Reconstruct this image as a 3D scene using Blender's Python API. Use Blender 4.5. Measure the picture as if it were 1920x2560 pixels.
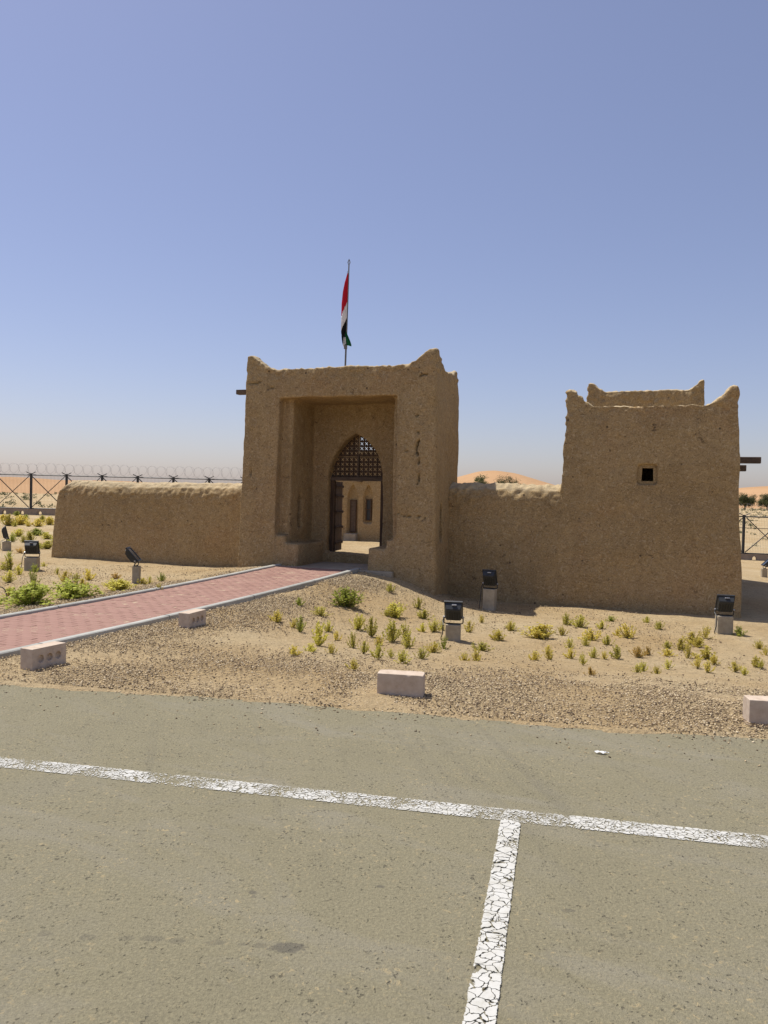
import bpy, bmesh, math, random
import numpy as np
from mathutils import Vector, Matrix

# ------------------------------------------------------------------ clear
for o in list(bpy.data.objects):
    bpy.data.objects.remove(o, do_unlink=True)
scene = bpy.context.scene
COL = scene.collection

# ------------------------------------------------------------------ camera
cam_data = bpy.data.cameras.new('camera')
cam_data.sensor_fit = 'AUTO'
cam_data.sensor_width = 36.0
cam_data.lens = 36.0 * 1923.0 / 2560.0
cam_data.clip_start = 0.05
cam_data.clip_end = 6000.0
cam = bpy.data.objects.new('camera', cam_data)
COL.objects.link(cam)
PITCH, ROLL = math.atan(45 / 1923.0), math.radians(1.3)
fwd = Vector((0, math.cos(PITCH), -math.sin(PITCH)))
r0 = Vector((1, 0, 0)); u0 = Vector((0, math.sin(PITCH), math.cos(PITCH)))
rt = r0 * math.cos(ROLL) + u0 * math.sin(ROLL)
upv = -r0 * math.sin(ROLL) + u0 * math.cos(ROLL)
cam.matrix_world = Matrix(((rt.x, upv.x, -fwd.x, 0), (rt.y, upv.y, -fwd.y, 0), (rt.z, upv.z, -fwd.z, 1.6), (0, 0, 0, 1)))
scene.camera = cam

# ------------------------------------------------------------------ sky, sun, exposure
SUN_EL = math.radians(66.0)
SUN_AZ = math.atan2(-0.822, 0.569)            # from +Y towards +X
world = bpy.data.worlds.new('World')
scene.world = world
world.use_nodes = True
wn = world.node_tree
bg = wn.nodes['Background']
sky = wn.nodes.new('ShaderNodeTexSky')
sky.sky_type = 'NISHITA'
sky.sun_disc = False
sky.sun_elevation = SUN_EL
sky.sun_rotation = SUN_AZ
sky.altitude = 0.0
sky.air_density = 1.0
sky.dust_density = 1.0
sky.ozone_density = 1.0
tint = wn.nodes.new('ShaderNodeMix'); tint.data_type = 'RGBA'; tint.blend_type = 'MULTIPLY'   # the camera's white balance, whole sky
tint.inputs[0].default_value = 1.0
tint.inputs[7].default_value = (1.0, 0.917, 1.056, 1)
wn.links.new(sky.outputs[0], tint.inputs[6])
veil = wn.nodes.new('ShaderNodeMix'); veil.data_type = 'RGBA'                  # even pale dust veil over the whole sky
veil.inputs[0].default_value = 0.15
veil.inputs[7].default_value = (4.25, 4.4, 5.3, 1)
wn.links.new(tint.outputs[2], veil.inputs[6])
wn.links.new(veil.outputs[2], bg.inputs[0])
bg.inputs[1].default_value = 0.113

sun_data = bpy.data.lights.new('sun', 'SUN')
sun_data.energy = 5.0
sun_data.angle = math.radians(0.53)
sun_data.color = (1.0, 0.95, 0.87)
sun = bpy.data.objects.new('sun', sun_data)
COL.objects.link(sun)
to_sun = Vector((math.cos(SUN_EL) * math.sin(SUN_AZ), math.cos(SUN_EL) * math.cos(SUN_AZ), math.sin(SUN_EL)))
sun.rotation_euler = to_sun.to_track_quat('Z', 'Y').to_euler()
sun.location = (-20, 20, 30)

scene.view_settings.view_transform = 'Standard'
scene.view_settings.look = 'None'
scene.view_settings.exposure = 0.0
scene.view_settings.gamma = 1.0
scene.view_settings.use_curve_mapping = False

random.seed(7)
RNG = np.random.default_rng(11)

# ------------------------------------------------------------------ helpers
def srgb(r, g, b):
    f = lambda c: (c / 255 / 12.92) if c / 255 <= 0.04045 else ((c / 255 + 0.055) / 1.055) ** 2.4
    return (f(r), f(g), f(b), 1.0)

def tag(o, label=None, cat=None, group=None, kind=None):
    if label: o['label'] = label
    if cat: o['category'] = cat
    if group: o['group'] = group
    if kind: o['kind'] = kind
    return o

def link(o, parent=None):
    COL.objects.link(o)
    if parent: o.parent = parent
    return o

def empty(name, loc=(0, 0, 0), rz=0.0):
    o = bpy.data.objects.new(name, None)
    o.empty_display_size = 0.2
    o.location = loc
    o.rotation_euler = (0, 0, rz)
    return link(o)

def mesh_obj(name, me, mat=None, parent=None):
    if mat and not me.materials: me.materials.append(mat)
    o = bpy.data.objects.new(name, me)
    return link(o, parent)

def from_bm(name, bm, mat=None, parent=None, smooth=False):
    me = bpy.data.meshes.new(name)
    bmesh.ops.recalc_face_normals(bm, faces=bm.faces)
    bm.to_mesh(me); bm.free()
    if smooth:
        me.shade_smooth()
    return mesh_obj(name, me, mat, parent)

def from_np(name, V, F, mat=None, parent=None, smooth=False):
    """V (n,3) array, F (m,k) array of equal-sized faces"""
    V = np.asarray(V, np.float32); F = np.asarray(F, np.int32)
    me = bpy.data.meshes.new(name)
    me.vertices.add(len(V)); me.vertices.foreach_set('co', V.ravel())
    m, k = F.shape
    me.loops.add(m * k); me.loops.foreach_set('vertex_index', F.ravel())
    me.polygons.add(m)
    me.polygons.foreach_set('loop_start', np.arange(0, m * k, k, dtype=np.int32))
    me.update(calc_edges=True); me.validate()
    if smooth: me.shade_smooth()
    return mesh_obj(name, me, mat, parent)

def add_box(bm, x0, x1, y0, y1, z0, z1, M=None, bevel=0.0):
    vs = [bm.verts.new((x, y, z)) for z in (z0, z1) for y in (y0, y1) for x in (x0, x1)]
    fs = [bm.faces.new([vs[i] for i in f]) for f in ((0, 2, 3, 1), (4, 5, 7, 6), (0, 1, 5, 4), (2, 6, 7, 3), (0, 4, 6, 2), (1, 3, 7, 5))]
    if bevel > 0:
        es = list({e for f in fs for e in f.edges})
        r = bmesh.ops.bevel(bm, geom=es, offset=bevel, segments=2, affect='EDGES', profile=0.6)
        vs = list({v for f in r['faces'] for v in f.verts} | {v for v in vs if v.is_valid})
    if M is not None:
        for v in vs: v.co = M @ v.co
    return vs

def add_prism(bm, pts, a, b, plane='uz', M=None):
    """polygon pts extruded from a to b along the missing axis"""
    def P(p, w):
        return {'uz': (p[0], w, p[1]), 'vz': (w, p[0], p[1]), 'uv': (p[0], p[1], w)}[plane]
    A = [bm.verts.new(P(p, a)) for p in pts]; B = [bm.verts.new(P(p, b)) for p in pts]
    n = len(pts)
    bm.faces.new(A); bm.faces.new(B[::-1])
    for i in range(n):
        bm.faces.new((A[i], B[i], B[(i + 1) % n], A[(i + 1) % n]))
    if M is not None:
        for v in A + B: v.co = M @ v.co
    return A + B

def add_tube(bm, pts, rad, sides=6, cap=True):
    pts = [Vector(p) for p in pts]
    rads = rad if isinstance(rad, (list, tuple)) else [rad] * len(pts)
    rings = []
    ref = Vector((0.31, 0.17, 0.93))
    for i, p in enumerate(pts):
        d = (pts[min(i + 1, len(pts) - 1)] - pts[max(i - 1, 0)]).normalized()
        if abs(d.dot(ref)) > 0.95: ref = Vector((0.9, 0.3, 0.1))
        a = d.cross(ref).normalized(); b = d.cross(a)
        rings.append([bm.verts.new(p + (a * math.cos(t) + b * math.sin(t)) * rads[i]) for t in [2 * math.pi * k / sides for k in range(sides)]])
    for r1, r2 in zip(rings, rings[1:]):
        for k in range(sides):
            bm.faces.new((r1[k], r1[(k + 1) % sides], r2[(k + 1) % sides], r2[k]))
    if cap:
        bm.faces.new(rings[0][::-1]); bm.faces.new(rings[-1])

def vnoise(P, scale, seed=0):
    """vectorised 3-D value noise in -1..1"""
    Q = np.asarray(P, float) / scale + seed * 17.31 + 1000.0
    I = np.floor(Q).astype(np.int64); f = Q - I; f = f * f * (3 - 2 * f)
    def h(i, j, k):
        n = (i * 374761393 + j * 668265263 + k * 2147483647 + seed * 1013) & 0xffffffff
        n = ((n ^ (n >> 13)) * 1274126177) & 0xffffffff
        n = (n ^ (n >> 16)) & 0xffff
        return n / 32767.5 - 1.0
    r = 0
    for a in (0, 1):
        for b in (0, 1):
            for c in (0, 1):
                w = (f[:, 0] if a else 1 - f[:, 0]) * (f[:, 1] if b else 1 - f[:, 1]) * (f[:, 2] if c else 1 - f[:, 2])
                r = r + w * h(I[:, 0] + a, I[:, 1] + b, I[:, 2] + c)
    return r

# ------------------------------------------------------------------ the fort's own axes: u along the front, v into the depth
TH = math.radians(19.0)
ORG = Vector((-3.0, 15.89, 0.0))
UX = Vector((math.cos(TH), -math.sin(TH), 0)); VX = Vector((math.sin(TH), math.cos(TH), 0))
def loc(u, v, z=0.0):
    return ORG + UX * u + VX * v + Vector((0, 0, z))

GROUND_POINTS = [
    (-14, 8.36, 0), (-9, 7.4, 0), (-6, 6.82, 0), (-3.12, 6.26, 0), (-1.5, 5.95, 0), (0.03, 5.65, 0),
    (1.4, 5.39, 0), (2.63, 5.15, 0), (5, 4.7, 0), (9, 3.92, 0), (16, 2.57, 0), (-14, 5.9, 0),
    (-14, -10, 0), (-6, 4.36, 0), (-6, -10, 0), (0, 3.2, 0), (0, -10, 0), (6, 2.04, 0),
    (6, -10, 0), (14, 0.5, 0), (14, -10, 0), (-6.93, 3.49, -0.01), (-5.04, 2.84, -0.01), (-5.96, 3.16, -0.03),
    (-5.83, 6.29, -0.01), (-3.94, 5.64, -0.01), (-4.87, 5.96, -0.03), (-5.28, 7.69, -0.01), (-3.39, 7.03, -0.01), (-4.32, 7.35, -0.03),
    (-4.66, 9.27, -0.01), (-2.77, 8.62, -0.01), (-3.69, 8.94, -0.03), (-4, 10.95, 0), (-2.11, 10.29, 0), (-3.03, 10.61, -0.02),
    (-3.38, 12.53, 0.02), (-1.49, 11.88, 0.02), (-2.41, 12.2, 0), (-2.79, 14.02, 0.05), (-0.9, 13.37, 0.05), (-1.83, 13.69, 0.03),
    (-2.24, 15.42, 0.09), (-0.35, 14.77, 0.09), (-1.28, 15.09, 0.07), (-3, 15.89, 0), (-3.45, 15.51, -0.02), (0.21, 14.78, 0.02),
    (0.59, 14.65, -0.1), (0.98, 14.52, -0.3), (1.49, 15.4, -0.45), (-0.18, 13.65, -0.06), (0.58, 13.39, -0.28), (-0.67, 11.91, -0.14),
    (0.37, 11.56, -0.34), (-1.6, 10.12, -0.1), (-0.56, 9.76, -0.26), (2.24, 15.14, -0.47), (1.79, 13.82, -0.46), (3.38, 14.75, -0.47),
    (2.92, 13.43, -0.46), (4.42, 14.39, -0.47), (3.96, 13.07, -0.46), (5.46, 14.04, -0.47), (5, 12.71, -0.46), (6.4, 13.71, -0.47),
    (5.95, 12.39, -0.46), (7.73, 13.25, -0.47), (7.27, 11.93, -0.46), (1.45, 12.24, -0.44), (3.25, 11.62, -0.46), (5.33, 10.91, -0.46),
    (0.89, 10, -0.34), (2.59, 9.1, -0.36), (4.68, 8.7, -0.4), (-0.86, 7.96, -0.07), (1.15, 7.37, -0.1), (3.14, 7.01, -0.12),
    (4.97, 6.8, -0.12), (-0.06, 6.31, -0.01), (2.94, 6.12, -0.02), (7.37, 9.15, -0.5), (10.56, 12.28, -0.6), (12.52, 17.95, -0.55),
    (8.65, 17.17, -0.35), (9.34, 16.4, -0.4), (10.95, 19.55, -0.5), (13.2, 23, -0.7), (-3.34, 17.06, -0.12), (-3.99, 15.17, -0.11),
    (-4.57, 17.49, -0.12), (-5.22, 15.6, -0.11), (-6.46, 18.14, -0.12), (-7.11, 16.25, -0.11), (-7.97, 18.66, -0.12), (-8.62, 16.77, -0.11),
    (-9.77, 19.28, -0.12), (-10.42, 17.39, -0.11), (-6.19, 12.76, -0.06), (-7.76, 14.36, -0.1), (-10.6, 15.33, -0.1), (-5.57, 11.49, -0.03),
    (-9.06, 10.57, -0.05), (-12.52, 12.82, -0.08), (-10.21, 22.6, -0.15), (-14.35, 19.8, -0.12), (-1.7, 19.67, -0.1), (2.08, 18.37, -0.1),
    (1.5, 22.8, -0.1), (3.12, 27.53, -0.1), (-4.83, 22.87, -0.1), (5.93, 23.39, -0.2), (-30, 44, 0), (-19, 44.6, -0.05),
    (-10, 44.6, -0.05), (0, 45, -0.7), (9, 44, -1.15), (4, 43, -0.95), (18.8, 41, -1.45), (28, 40, -1.6),
    (14, 30, -1), (30, 20, -1), (76, 160, -0), (84, 160, -0), (24, 160, -0.3), (45, 80, -0.7),
    (0, 120, -0.3), (-40, 110, -0.2), (-90, 90, -0.2), (120, 100, 0), (-40, 20, -0.2), (-40, 0, 0),
    (40, 5, -0.6), (0, 300, -0.3), (-200, 300, -0.3), (200, 300, 0), (-250, 0, 0), (250, 0, 0),
    (0, -60, 0), (-800, 900, -0.3), (800, 900, -0.3), (900, -300, 0), (-900, -300, 0),
]


_CP = np.array(GROUND_POINTS)
def _solve():
    n = len(_CP)
    D = np.hypot(_CP[:, None, 0] - _CP[None, :, 0], _CP[:, None, 1] - _CP[None, :, 1])
    M = np.zeros((n + 1, n + 1)); M[:n, :n] = D - np.eye(n) * 0.02; M[:n, n] = 1; M[n, :n] = 1
    return np.linalg.solve(M, np.append(_CP[:, 2], 0))
_W = _solve()
def ground_z(x, y):
    x = np.atleast_1d(np.asarray(x, float)); y = np.atleast_1d(np.asarray(y, float))
    r = np.full(x.shape, _W[-1])
    for (cx, cy, _), w in zip(_CP, _W[:-1]):
        r += np.hypot(x - cx, y - cy) * w
    return r
def edge_y(x):                       # where the asphalt ends
    return 5.66 - 0.193 * x
def path_st(x, y):                   # across / along the paved path
    dx, dy = x - ORG.x, y - ORG.y
    u = dx * UX.x + dy * UX.y; v = dx * VX.x + dy * VX.y
    return u - (1.0 + 0.043 * v), v
def path_z(t):
    return np.interp(t, [-40, -6.5, -5, -3.3, -1.7, -0.2, 1], [0, 0, 0.01, 0.03, 0.06, 0.10, 0.11])
PATH_W = 1.60

# ------------------------------------------------------------------ materials
def new_mat(name, rough=0.9, spec=0.2):
    m = bpy.data.materials.new(name); m.use_nodes = True
    nt = m.node_tree; b = nt.nodes['Principled BSDF']
    b.inputs['Roughness'].default_value = rough
    b.inputs['Specular IOR Level'].default_value = spec
    return m, nt, b

def N(nt, t, **kw):
    n = nt.nodes.new(t)
    for k, v in kw.items():
        if k in n.inputs.keys(): n.inputs[k].default_value = v
        else: setattr(n, k, v)
    return n

def noise(nt, vec, scale, detail=4, rough=0.55, dist=0.0):
    n = N(nt, 'ShaderNodeTexNoise'); n.inputs['Scale'].default_value = scale
    n.inputs['Detail'].default_value = detail; n.inputs['Roughness'].default_value = rough; n.inputs['Distortion'].default_value = dist
    nt.links.new(vec, n.inputs['Vector']); return n.outputs['Fac']

def voro(nt, vec, scale, feature='F1', rnd=1.0):
    n = N(nt, 'ShaderNodeTexVoronoi'); n.feature = feature
    n.inputs['Scale'].default_value = scale; n.inputs['Randomness'].default_value = rnd
    nt.links.new(vec, n.inputs['Vector']); return n

def ramp(nt, fac, stops):
    n = N(nt, 'ShaderNodeValToRGB'); cr = n.color_ramp
    while len(cr.elements) < len(stops): cr.elements.new(0.5)
    for e, (p, c) in zip(cr.elements, stops):
        e.position = p; e.color = c if len(c) == 4 else (*c, 1)
    nt.links.new(fac, n.inputs[0]); return n.outputs[0]

def g1(v): return (v, v, v, 1)

def mix(nt, fac, a, b, mode='MIX'):
    n = N(nt, 'ShaderNodeMix'); n.data_type = 'RGBA'; n.blend_type = mode
    for s, v in ((n.inputs[0], fac), (n.inputs[6], a), (n.inputs[7], b)):
        if isinstance(v, (int, float)): s.default_value = v
        elif isinstance(v, tuple): s.default_value = v if len(v) == 4 else (*v, 1)
        else: nt.links.new(v, s)
    return n.outputs[2]

def mathn(nt, op, a, b=0.0):
    n = N(nt, 'ShaderNodeMath'); n.operation = op
    for s, v in ((n.inputs[0], a), (n.inputs[1], b)):
        if isinstance(v, (int, float)): s.default_value = v
        else: nt.links.new(v, s)
    return n.outputs[0]

def bump(nt, b, height, strength=0.5, dist=0.01, prev=None):
    n = N(nt, 'ShaderNodeBump'); n.inputs['Strength'].default_value = strength; n.inputs['Distance'].default_value = dist
    nt.links.new(height, n.inputs['Height'])
    if prev is not None: nt.links.new(prev, n.inputs['Normal'])
    nt.links.new(n.outputs[0], b.inputs['Normal']); return n.outputs[0]

def coord(nt, kind='Object'):
    return N(nt, 'ShaderNodeTexCoord').outputs[kind]

def mapping(nt, vec, scale=(1, 1, 1), rot=(0, 0, 0)):
    n = N(nt, 'ShaderNodeMapping'); n.inputs['Scale'].default_value = scale; n.inputs['Rotation'].default_value = rot
    nt.links.new(vec, n.inputs['Vector']); return n.outputs[0]

MAT = {}
def make_materials():
    # mud plaster with straw
    m, nt, b = new_mat('mud_plaster', 0.95, 0.1)
    c = coord(nt)
    big = noise(nt, c, 0.7, 4, 0.6)
    base = ramp(nt, big, [(0.3, (0.270, 0.190, 0.098)), (0.5, (0.312, 0.224, 0.118)), (0.7, (0.328, 0.216, 0.110))])
    patch = ramp(nt, noise(nt, c, 0.9, 6, 0.55, 0.6), [(0.47, g1(0)), (0.53, g1(1))])
    base = mix(nt, mathn(nt, 'MULTIPLY', patch, 0.22), base, (0.47, 0.345, 0.19))
    mid = noise(nt, c, 9, 5, 0.7)
    base = mix(nt, ramp(nt, mid, [(0.35, g1(0)), (0.7, g1(1))]), base, mix(nt, 0.35, base, (0.52, 0.37, 0.17)))
    def strokes(sc, rot, lo, hi):
        return ramp(nt, noise(nt, mapping(nt, mapping(nt, c, (1, 1, 1), rot), sc), 1.0, 2, 0.5, 0.8), [(lo, g1(0)), (hi, g1(1))])
    straw = mathn(nt, 'MAXIMUM', strokes((34, 34, 11), (0.5, 0.6, 0.3), 0.60, 0.66), strokes((36, 36, 11), (-0.5, -0.9, 0.8), 0.60, 0.66))
    straw = mathn(nt, 'MAXIMUM', straw, strokes((34, 34, 10), (0.4, 1.7, 0.5), 0.61, 0.67))
    base = mix(nt, mathn(nt, 'MULTIPLY', straw, 0.42), base, (0.165, 0.100, 0.042))
    pale = mathn(nt, 'MAXIMUM', strokes((30, 30, 10), (0.6, 1.2, -0.7), 0.61, 0.68), strokes((30, 30, 10), (0.3, -0.3, 0.4), 0.61, 0.68))
    base = mix(nt, mathn(nt, 'MULTIPLY', pale, 0.40), base, (0.56, 0.45, 0.29))
    grain = noise(nt, c, 42, 3, 0.7)
    base = mix(nt, 0.32, base, mix(nt, 1.0, base, ramp(nt, grain, [(0.36, g1(0.45)), (0.64, g1(1.55))]), 'MULTIPLY'))
    runs = ramp(nt, noise(nt, mapping(nt, c, (5.5, 5.5, 0.35)), 1.0, 4, 0.6, 0.3), [(0.56, g1(0)), (0.72, g1(1))])
    base = mix(nt, mathn(nt, 'MULTIPLY', runs, 0.20), base, (0.20, 0.135, 0.07))
    # crumbled coping tops: sunlight painted in as a paler plaster colour
    wa = N(nt, 'ShaderNodeAttribute'); wa.attribute_name = 'sunlit_top'
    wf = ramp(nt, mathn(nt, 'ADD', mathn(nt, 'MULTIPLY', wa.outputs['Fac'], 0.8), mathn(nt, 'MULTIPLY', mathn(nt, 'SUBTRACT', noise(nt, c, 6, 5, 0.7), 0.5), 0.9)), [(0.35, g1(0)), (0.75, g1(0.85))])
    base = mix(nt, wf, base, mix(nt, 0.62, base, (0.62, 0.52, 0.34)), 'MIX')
    pit = voro(nt, c, 4.5).outputs['Distance']
    pit2 = voro(nt, c, 9.5).outputs['Distance']
    pitm = mathn(nt, 'MAXIMUM', ramp(nt, pit, [(0.075, g1(1)), (0.12, g1(0))]), ramp(nt, pit2, [(0.06, g1(0.8)), (0.11, g1(0))]))
    pmask = ramp(nt, noise(nt, c, 3.1, 2), [(0.5, g1(0)), (0.56, g1(1))])
    pitm = mathn(nt, 'MULTIPLY', pitm, pmask)
    base = mix(nt, mathn(nt, 'MULTIPLY', pitm, 0.8), base, (0.07, 0.05, 0.035))
    # hairline shrinkage cracks, only here and there
    cv = voro(nt, mix(nt, 0.22, c, noise_col(nt, c, 9)), 2.3, 'DISTANCE_TO_EDGE').outputs['Distance']
    crk = mathn(nt, 'MULTIPLY', ramp(nt, cv, [(0.006, g1(1)), (0.018, g1(0))]), ramp(nt, noise(nt, c, 3.4, 3), [(0.60, g1(0)), (0.66, g1(1))]))
    base = mix(nt, mathn(nt, 'MULTIPLY', crk, 0.75), base, (0.09, 0.06, 0.04))
    nt.links.new(base, b.inputs['Base Color'])
    h = mathn(nt, 'ADD', mathn(nt, 'MULTIPLY', noise(nt, c, 22, 6, 0.7), 1.0), mathn(nt, 'MULTIPLY', straw, 0.12))
    h = mathn(nt, 'SUBTRACT', h, mathn(nt, 'MULTIPLY', pitm, 0.5))
    h = mathn(nt, 'SUBTRACT', h, mathn(nt, 'MULTIPLY', crk, 0.7))
    bump(nt, b, h, 0.5, 0.035)
    MAT['mud'] = m

    # desert ground
    m, nt, b = new_mat('sand_ground', 0.95, 0.08)
    c = coord(nt)
    base = ramp(nt, noise(nt, c, 0.45, 5, 0.6), [(0.3, (0.46, 0.325, 0.160)), (0.5, (0.53, 0.40, 0.222)), (0.7, (0.58, 0.465, 0.28))])
    base = mix(nt, ramp(nt, noise(nt, c, 7, 6, 0.75), [(0.42, g1(0)), (0.75, g1(1))]), base, mix(nt, 0.5, base, (0.22, 0.155, 0.092)))
    spk = ramp(nt, noise(nt, c, 34, 4, 0.75), [(0.56, g1(0)), (0.63, g1(1))])
    base = mix(nt, mathn(nt, 'MULTIPLY', spk, 0.6), base, (0.13, 0.095, 0.062))
    lit = ramp(nt, noise(nt, mapping(nt, c, (1, 1.6, 1)), 27, 4, 0.75), [(0.57, g1(0)), (0.66, g1(1))])
    base = mix(nt, mathn(nt, 'MULTIPLY', lit, 0.45), base, (0.62, 0.51, 0.34))
    nt.links.new(base, b.inputs['Base Color'])
    h = mathn(nt, 'ADD', noise(nt, c, 8, 6, 0.75), mathn(nt, 'MULTIPLY', noise(nt, c, 45, 4, 0.7), 0.5))
    bump(nt, b, h, 0.9, 0.07)
    MAT['ground'] = m

    # orange dune sand
    m, nt, b = new_mat('dune_sand', 0.95, 0.05)
    c = coord(nt)
    base = ramp(nt, noise(nt, mapping(nt, c, (0.02, 0.02, 0.25)), 1.0, 5, 0.6), [(0.3, (0.41, 0.245, 0.125)), (0.7, (0.48, 0.305, 0.165))])
    veg = voro(nt, c, 0.22).outputs['Distance']
    base = mix(nt, mathn(nt, 'MULTIPLY', ramp(nt, veg, [(0.05, g1(1)), (0.10, g1(0))]), ramp(nt, noise(nt, c, 0.03, 2), [(0.5, g1(0)), (0.6, g1(0.8))])), base, (0.2, 0.15, 0.08))
    nt.links.new(base, b.inputs['Base Color'])
    bump(nt, b, noise(nt, c, 0.4, 5, 0.6), 0.4, 0.8)
    MAT['dune'] = m

    # sun-bleached dusty asphalt
    m, nt, b = new_mat('asphalt', 0.88, 0.25)
    c = coord(nt)
    base = asphalt_colour(nt, c)
    nt.links.new(base, b.inputs['Base Color'])
    hh = mathn(nt, 'ADD', noise(nt, c, 90, 4, 0.7), mathn(nt, 'MULTIPLY', noise(nt, c, 22, 4, 0.7), 0.5))
    hh = mathn(nt, 'SUBTRACT', hh, mathn(nt, 'MULTIPLY', asphalt_pits(nt, c), 0.9))
    bump(nt, b, hh, 0.75, 0.016)
    MAT['asphalt'] = m

    # cracked road paint; the gaps are see-through
    for pkey, pname, sc1, sc2, w1, w2 in (('paint_long', 'flaking_road_paint', 36, 74, 0.09, 0.475), ('paint_bay', 'cracked_road_paint', 23, 58, 0.045, 0.55)):
     m, nt, b = new_mat(pname, 0.7, 0.3)
     c = coord(nt)
     wob = mix(nt, 0.05, c, noise_col(nt, c, 22))
     d1 = voro(nt, mapping(nt, wob, (sc1, sc1 * 1.15, 1)), 1.0, 'DISTANCE_TO_EDGE').outputs['Distance']
     d2 = voro(nt, mapping(nt, wob, (sc2, sc2, 1)), 1.0, 'DISTANCE_TO_EDGE').outputs['Distance']
     wear = noise(nt, c, 3.2, 4, 0.65)
     k1 = ramp(nt, mathn(nt, 'SUBTRACT', d1, mathn(nt, 'MULTIPLY', wear, w1)), [(0.0, g1(0)), (0.03, g1(1))])
     k2 = ramp(nt, mathn(nt, 'SUBTRACT', d2, mathn(nt, 'MULTIPLY', mathn(nt, 'SUBTRACT', wear, w2), 1.1)), [(0.0, g1(0)), (0.03, g1(1))])
     keep = mathn(nt, 'MULTIPLY', k1, k2)
     at = N(nt, 'ShaderNodeAttribute'); at.attribute_name = 'edge'
     er = ramp(nt, mathn(nt, 'ADD', at.outputs['Fac'], mathn(nt, 'MULTIPLY', noise(nt, c, 40, 4, 0.7), 0.35)), [(0.26, g1(0)), (0.29, g1(1))])
     keep = mathn(nt, 'MULTIPLY', keep, er)
     col = ramp(nt, noise(nt, c, 12, 4, 0.7), [(0.3, (0.44, 0.425, 0.36)), (0.5, (0.54, 0.53, 0.48)), (0.7, (0.57, 0.565, 0.52))])
     nt.links.new(col, b.inputs['Base Color'])
     tr = N(nt, 'ShaderNodeBsdfTransparent'); ms = N(nt, 'ShaderNodeMixShader')
     nt.links.new(keep, ms.inputs[0]); nt.links.new(tr.outputs[0], ms.inputs[1]); nt.links.new(b.outputs[0], ms.inputs[2])
     nt.links.new(ms.outputs[0], nt.nodes['Material Output'].inputs['Surface'])
     bump(nt, b, noise(nt, c, 70, 3), 0.3, 0.005)
     MAT[pkey] = m

    def simple(key, name, stops, scale=8, rough=0.85, spec=0.3, bs=0.3, bd=0.01, bscale=40, island=0.0, metal=0.0):
        m, nt, b = new_mat(name, rough, spec)
        c = coord(nt)
        base = ramp(nt, noise(nt, c, scale, 5, 0.65), stops)
        if island:
            g = N(nt, 'ShaderNodeObjectInfo').outputs['Random']
            base = mix(nt, island, base, mix(nt, 1.0, base, ramp(nt, g, [(0, g1(0.6)), (1, g1(1.35))]), 'MULTIPLY'))
        nt.links.new(base, b.inputs['Base Color'])
        b.inputs['Metallic'].default_value = metal
        if bs: bump(nt, b, noise(nt, c, bscale, 4, 0.7), bs, bd)
        MAT[key] = m
        return m, nt, b
    simple('paver', 'red_paver', [(0.3, (0.295, 0.170, 0.132)), (0.7, (0.36, 0.218, 0.172))], 1.7, 0.9, 0.2, 0.4, 0.006, 60, 0.06)
    simple('bedding', 'sandy_bedding', [(0.3, (0.40, 0.30, 0.2)), (0.7, (0.5, 0.39, 0.26))], 5)
    simple('kerb', 'pale_concrete_kerb', [(0.3, (0.33, 0.33, 0.29)), (0.7, (0.44, 0.43, 0.385))], 5, 0.9, 0.2, 0.4, 0.008, 50, 0.3)
    simple('block', 'cream_concrete_block', [(0.25, (0.40, 0.31, 0.22)), (0.45, (0.53, 0.425, 0.325)), (0.7, (0.61, 0.51, 0.40))], 11, 0.92, 0.15, 0.45, 0.008, 45)
    simple('pedestal', 'grey_concrete', [(0.3, (0.30, 0.255, 0.185)), (0.5, (0.38, 0.33, 0.245)), (0.7, (0.44, 0.39, 0.30))], 7, 0.92, 0.15, 0.4, 0.006, 50)
    simple('beam', 'grey_beam_concrete', [(0.3, (0.28, 0.22, 0.165)), (0.7, (0.38, 0.30, 0.23))], 3, 0.92, 0.15, 0.4, 0.01, 30)
    simple('floor', 'worn_floor', [(0.3, (0.30, 0.25, 0.18)), (0.7, (0.42, 0.36, 0.27))], 4, 0.92, 0.15, 0.4, 0.01, 30)
    simple('black', 'black_metal', [(0.3, (0.016, 0.018, 0.020)), (0.7, (0.030, 0.033, 0.036))], 12, 0.5, 0.45, 0.1, 0.002, 80)
    simple('steel', 'galvanised_steel', [(0.3, (0.30, 0.30, 0.31)), (0.7, (0.45, 0.45, 0.46))], 20, 0.45, 0.5, 0, 0, 40, 0, 0.7)
    simple('glass', 'dark_lamp_glass', [(0.3, (0.02, 0.022, 0.024)), (0.7, (0.03, 0.033, 0.036))], 6, 0.15, 0.5, 0)
    simple('plate', 'grey_plate', [(0.3, (0.30, 0.31, 0.32)), (0.7, (0.50, 0.51, 0.52))], 60, 0.5, 0.4, 0)
    simple('fence', 'black_fence_paint', [(0.3, (0.020, 0.021, 0.022)), (0.7, (0.035, 0.036, 0.038))], 4, 0.55, 0.4, 0)
    simple('wire', 'fence_wire', [(0.3, (0.16, 0.15, 0.14)), (0.7, (0.24, 0.23, 0.21))], 4, 0.5, 0.4, 0)
    simple('razor', 'razor_wire_steel', [(0.3, (0.26, 0.26, 0.26)), (0.7, (0.38, 0.38, 0.38))], 4, 0.45, 0.5, 0)
    simple('bark', 'tree_bark', [(0.3, (0.09, 0.065, 0.045)), (0.7, (0.16, 0.12, 0.085))], 10, 0.95, 0.1, 0.5, 0.02, 20)
    simple('pole', 'grey_pole', [(0.3, (0.10, 0.10, 0.10)), (0.7, (0.20, 0.19, 0.18))], 10, 0.5, 0.4, 0)
    simple('scrap', 'white_paper', [(0.3, (0.72, 0.72, 0.70)), (0.7, (0.82, 0.82, 0.8))], 20, 0.8, 0.2, 0)
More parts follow.
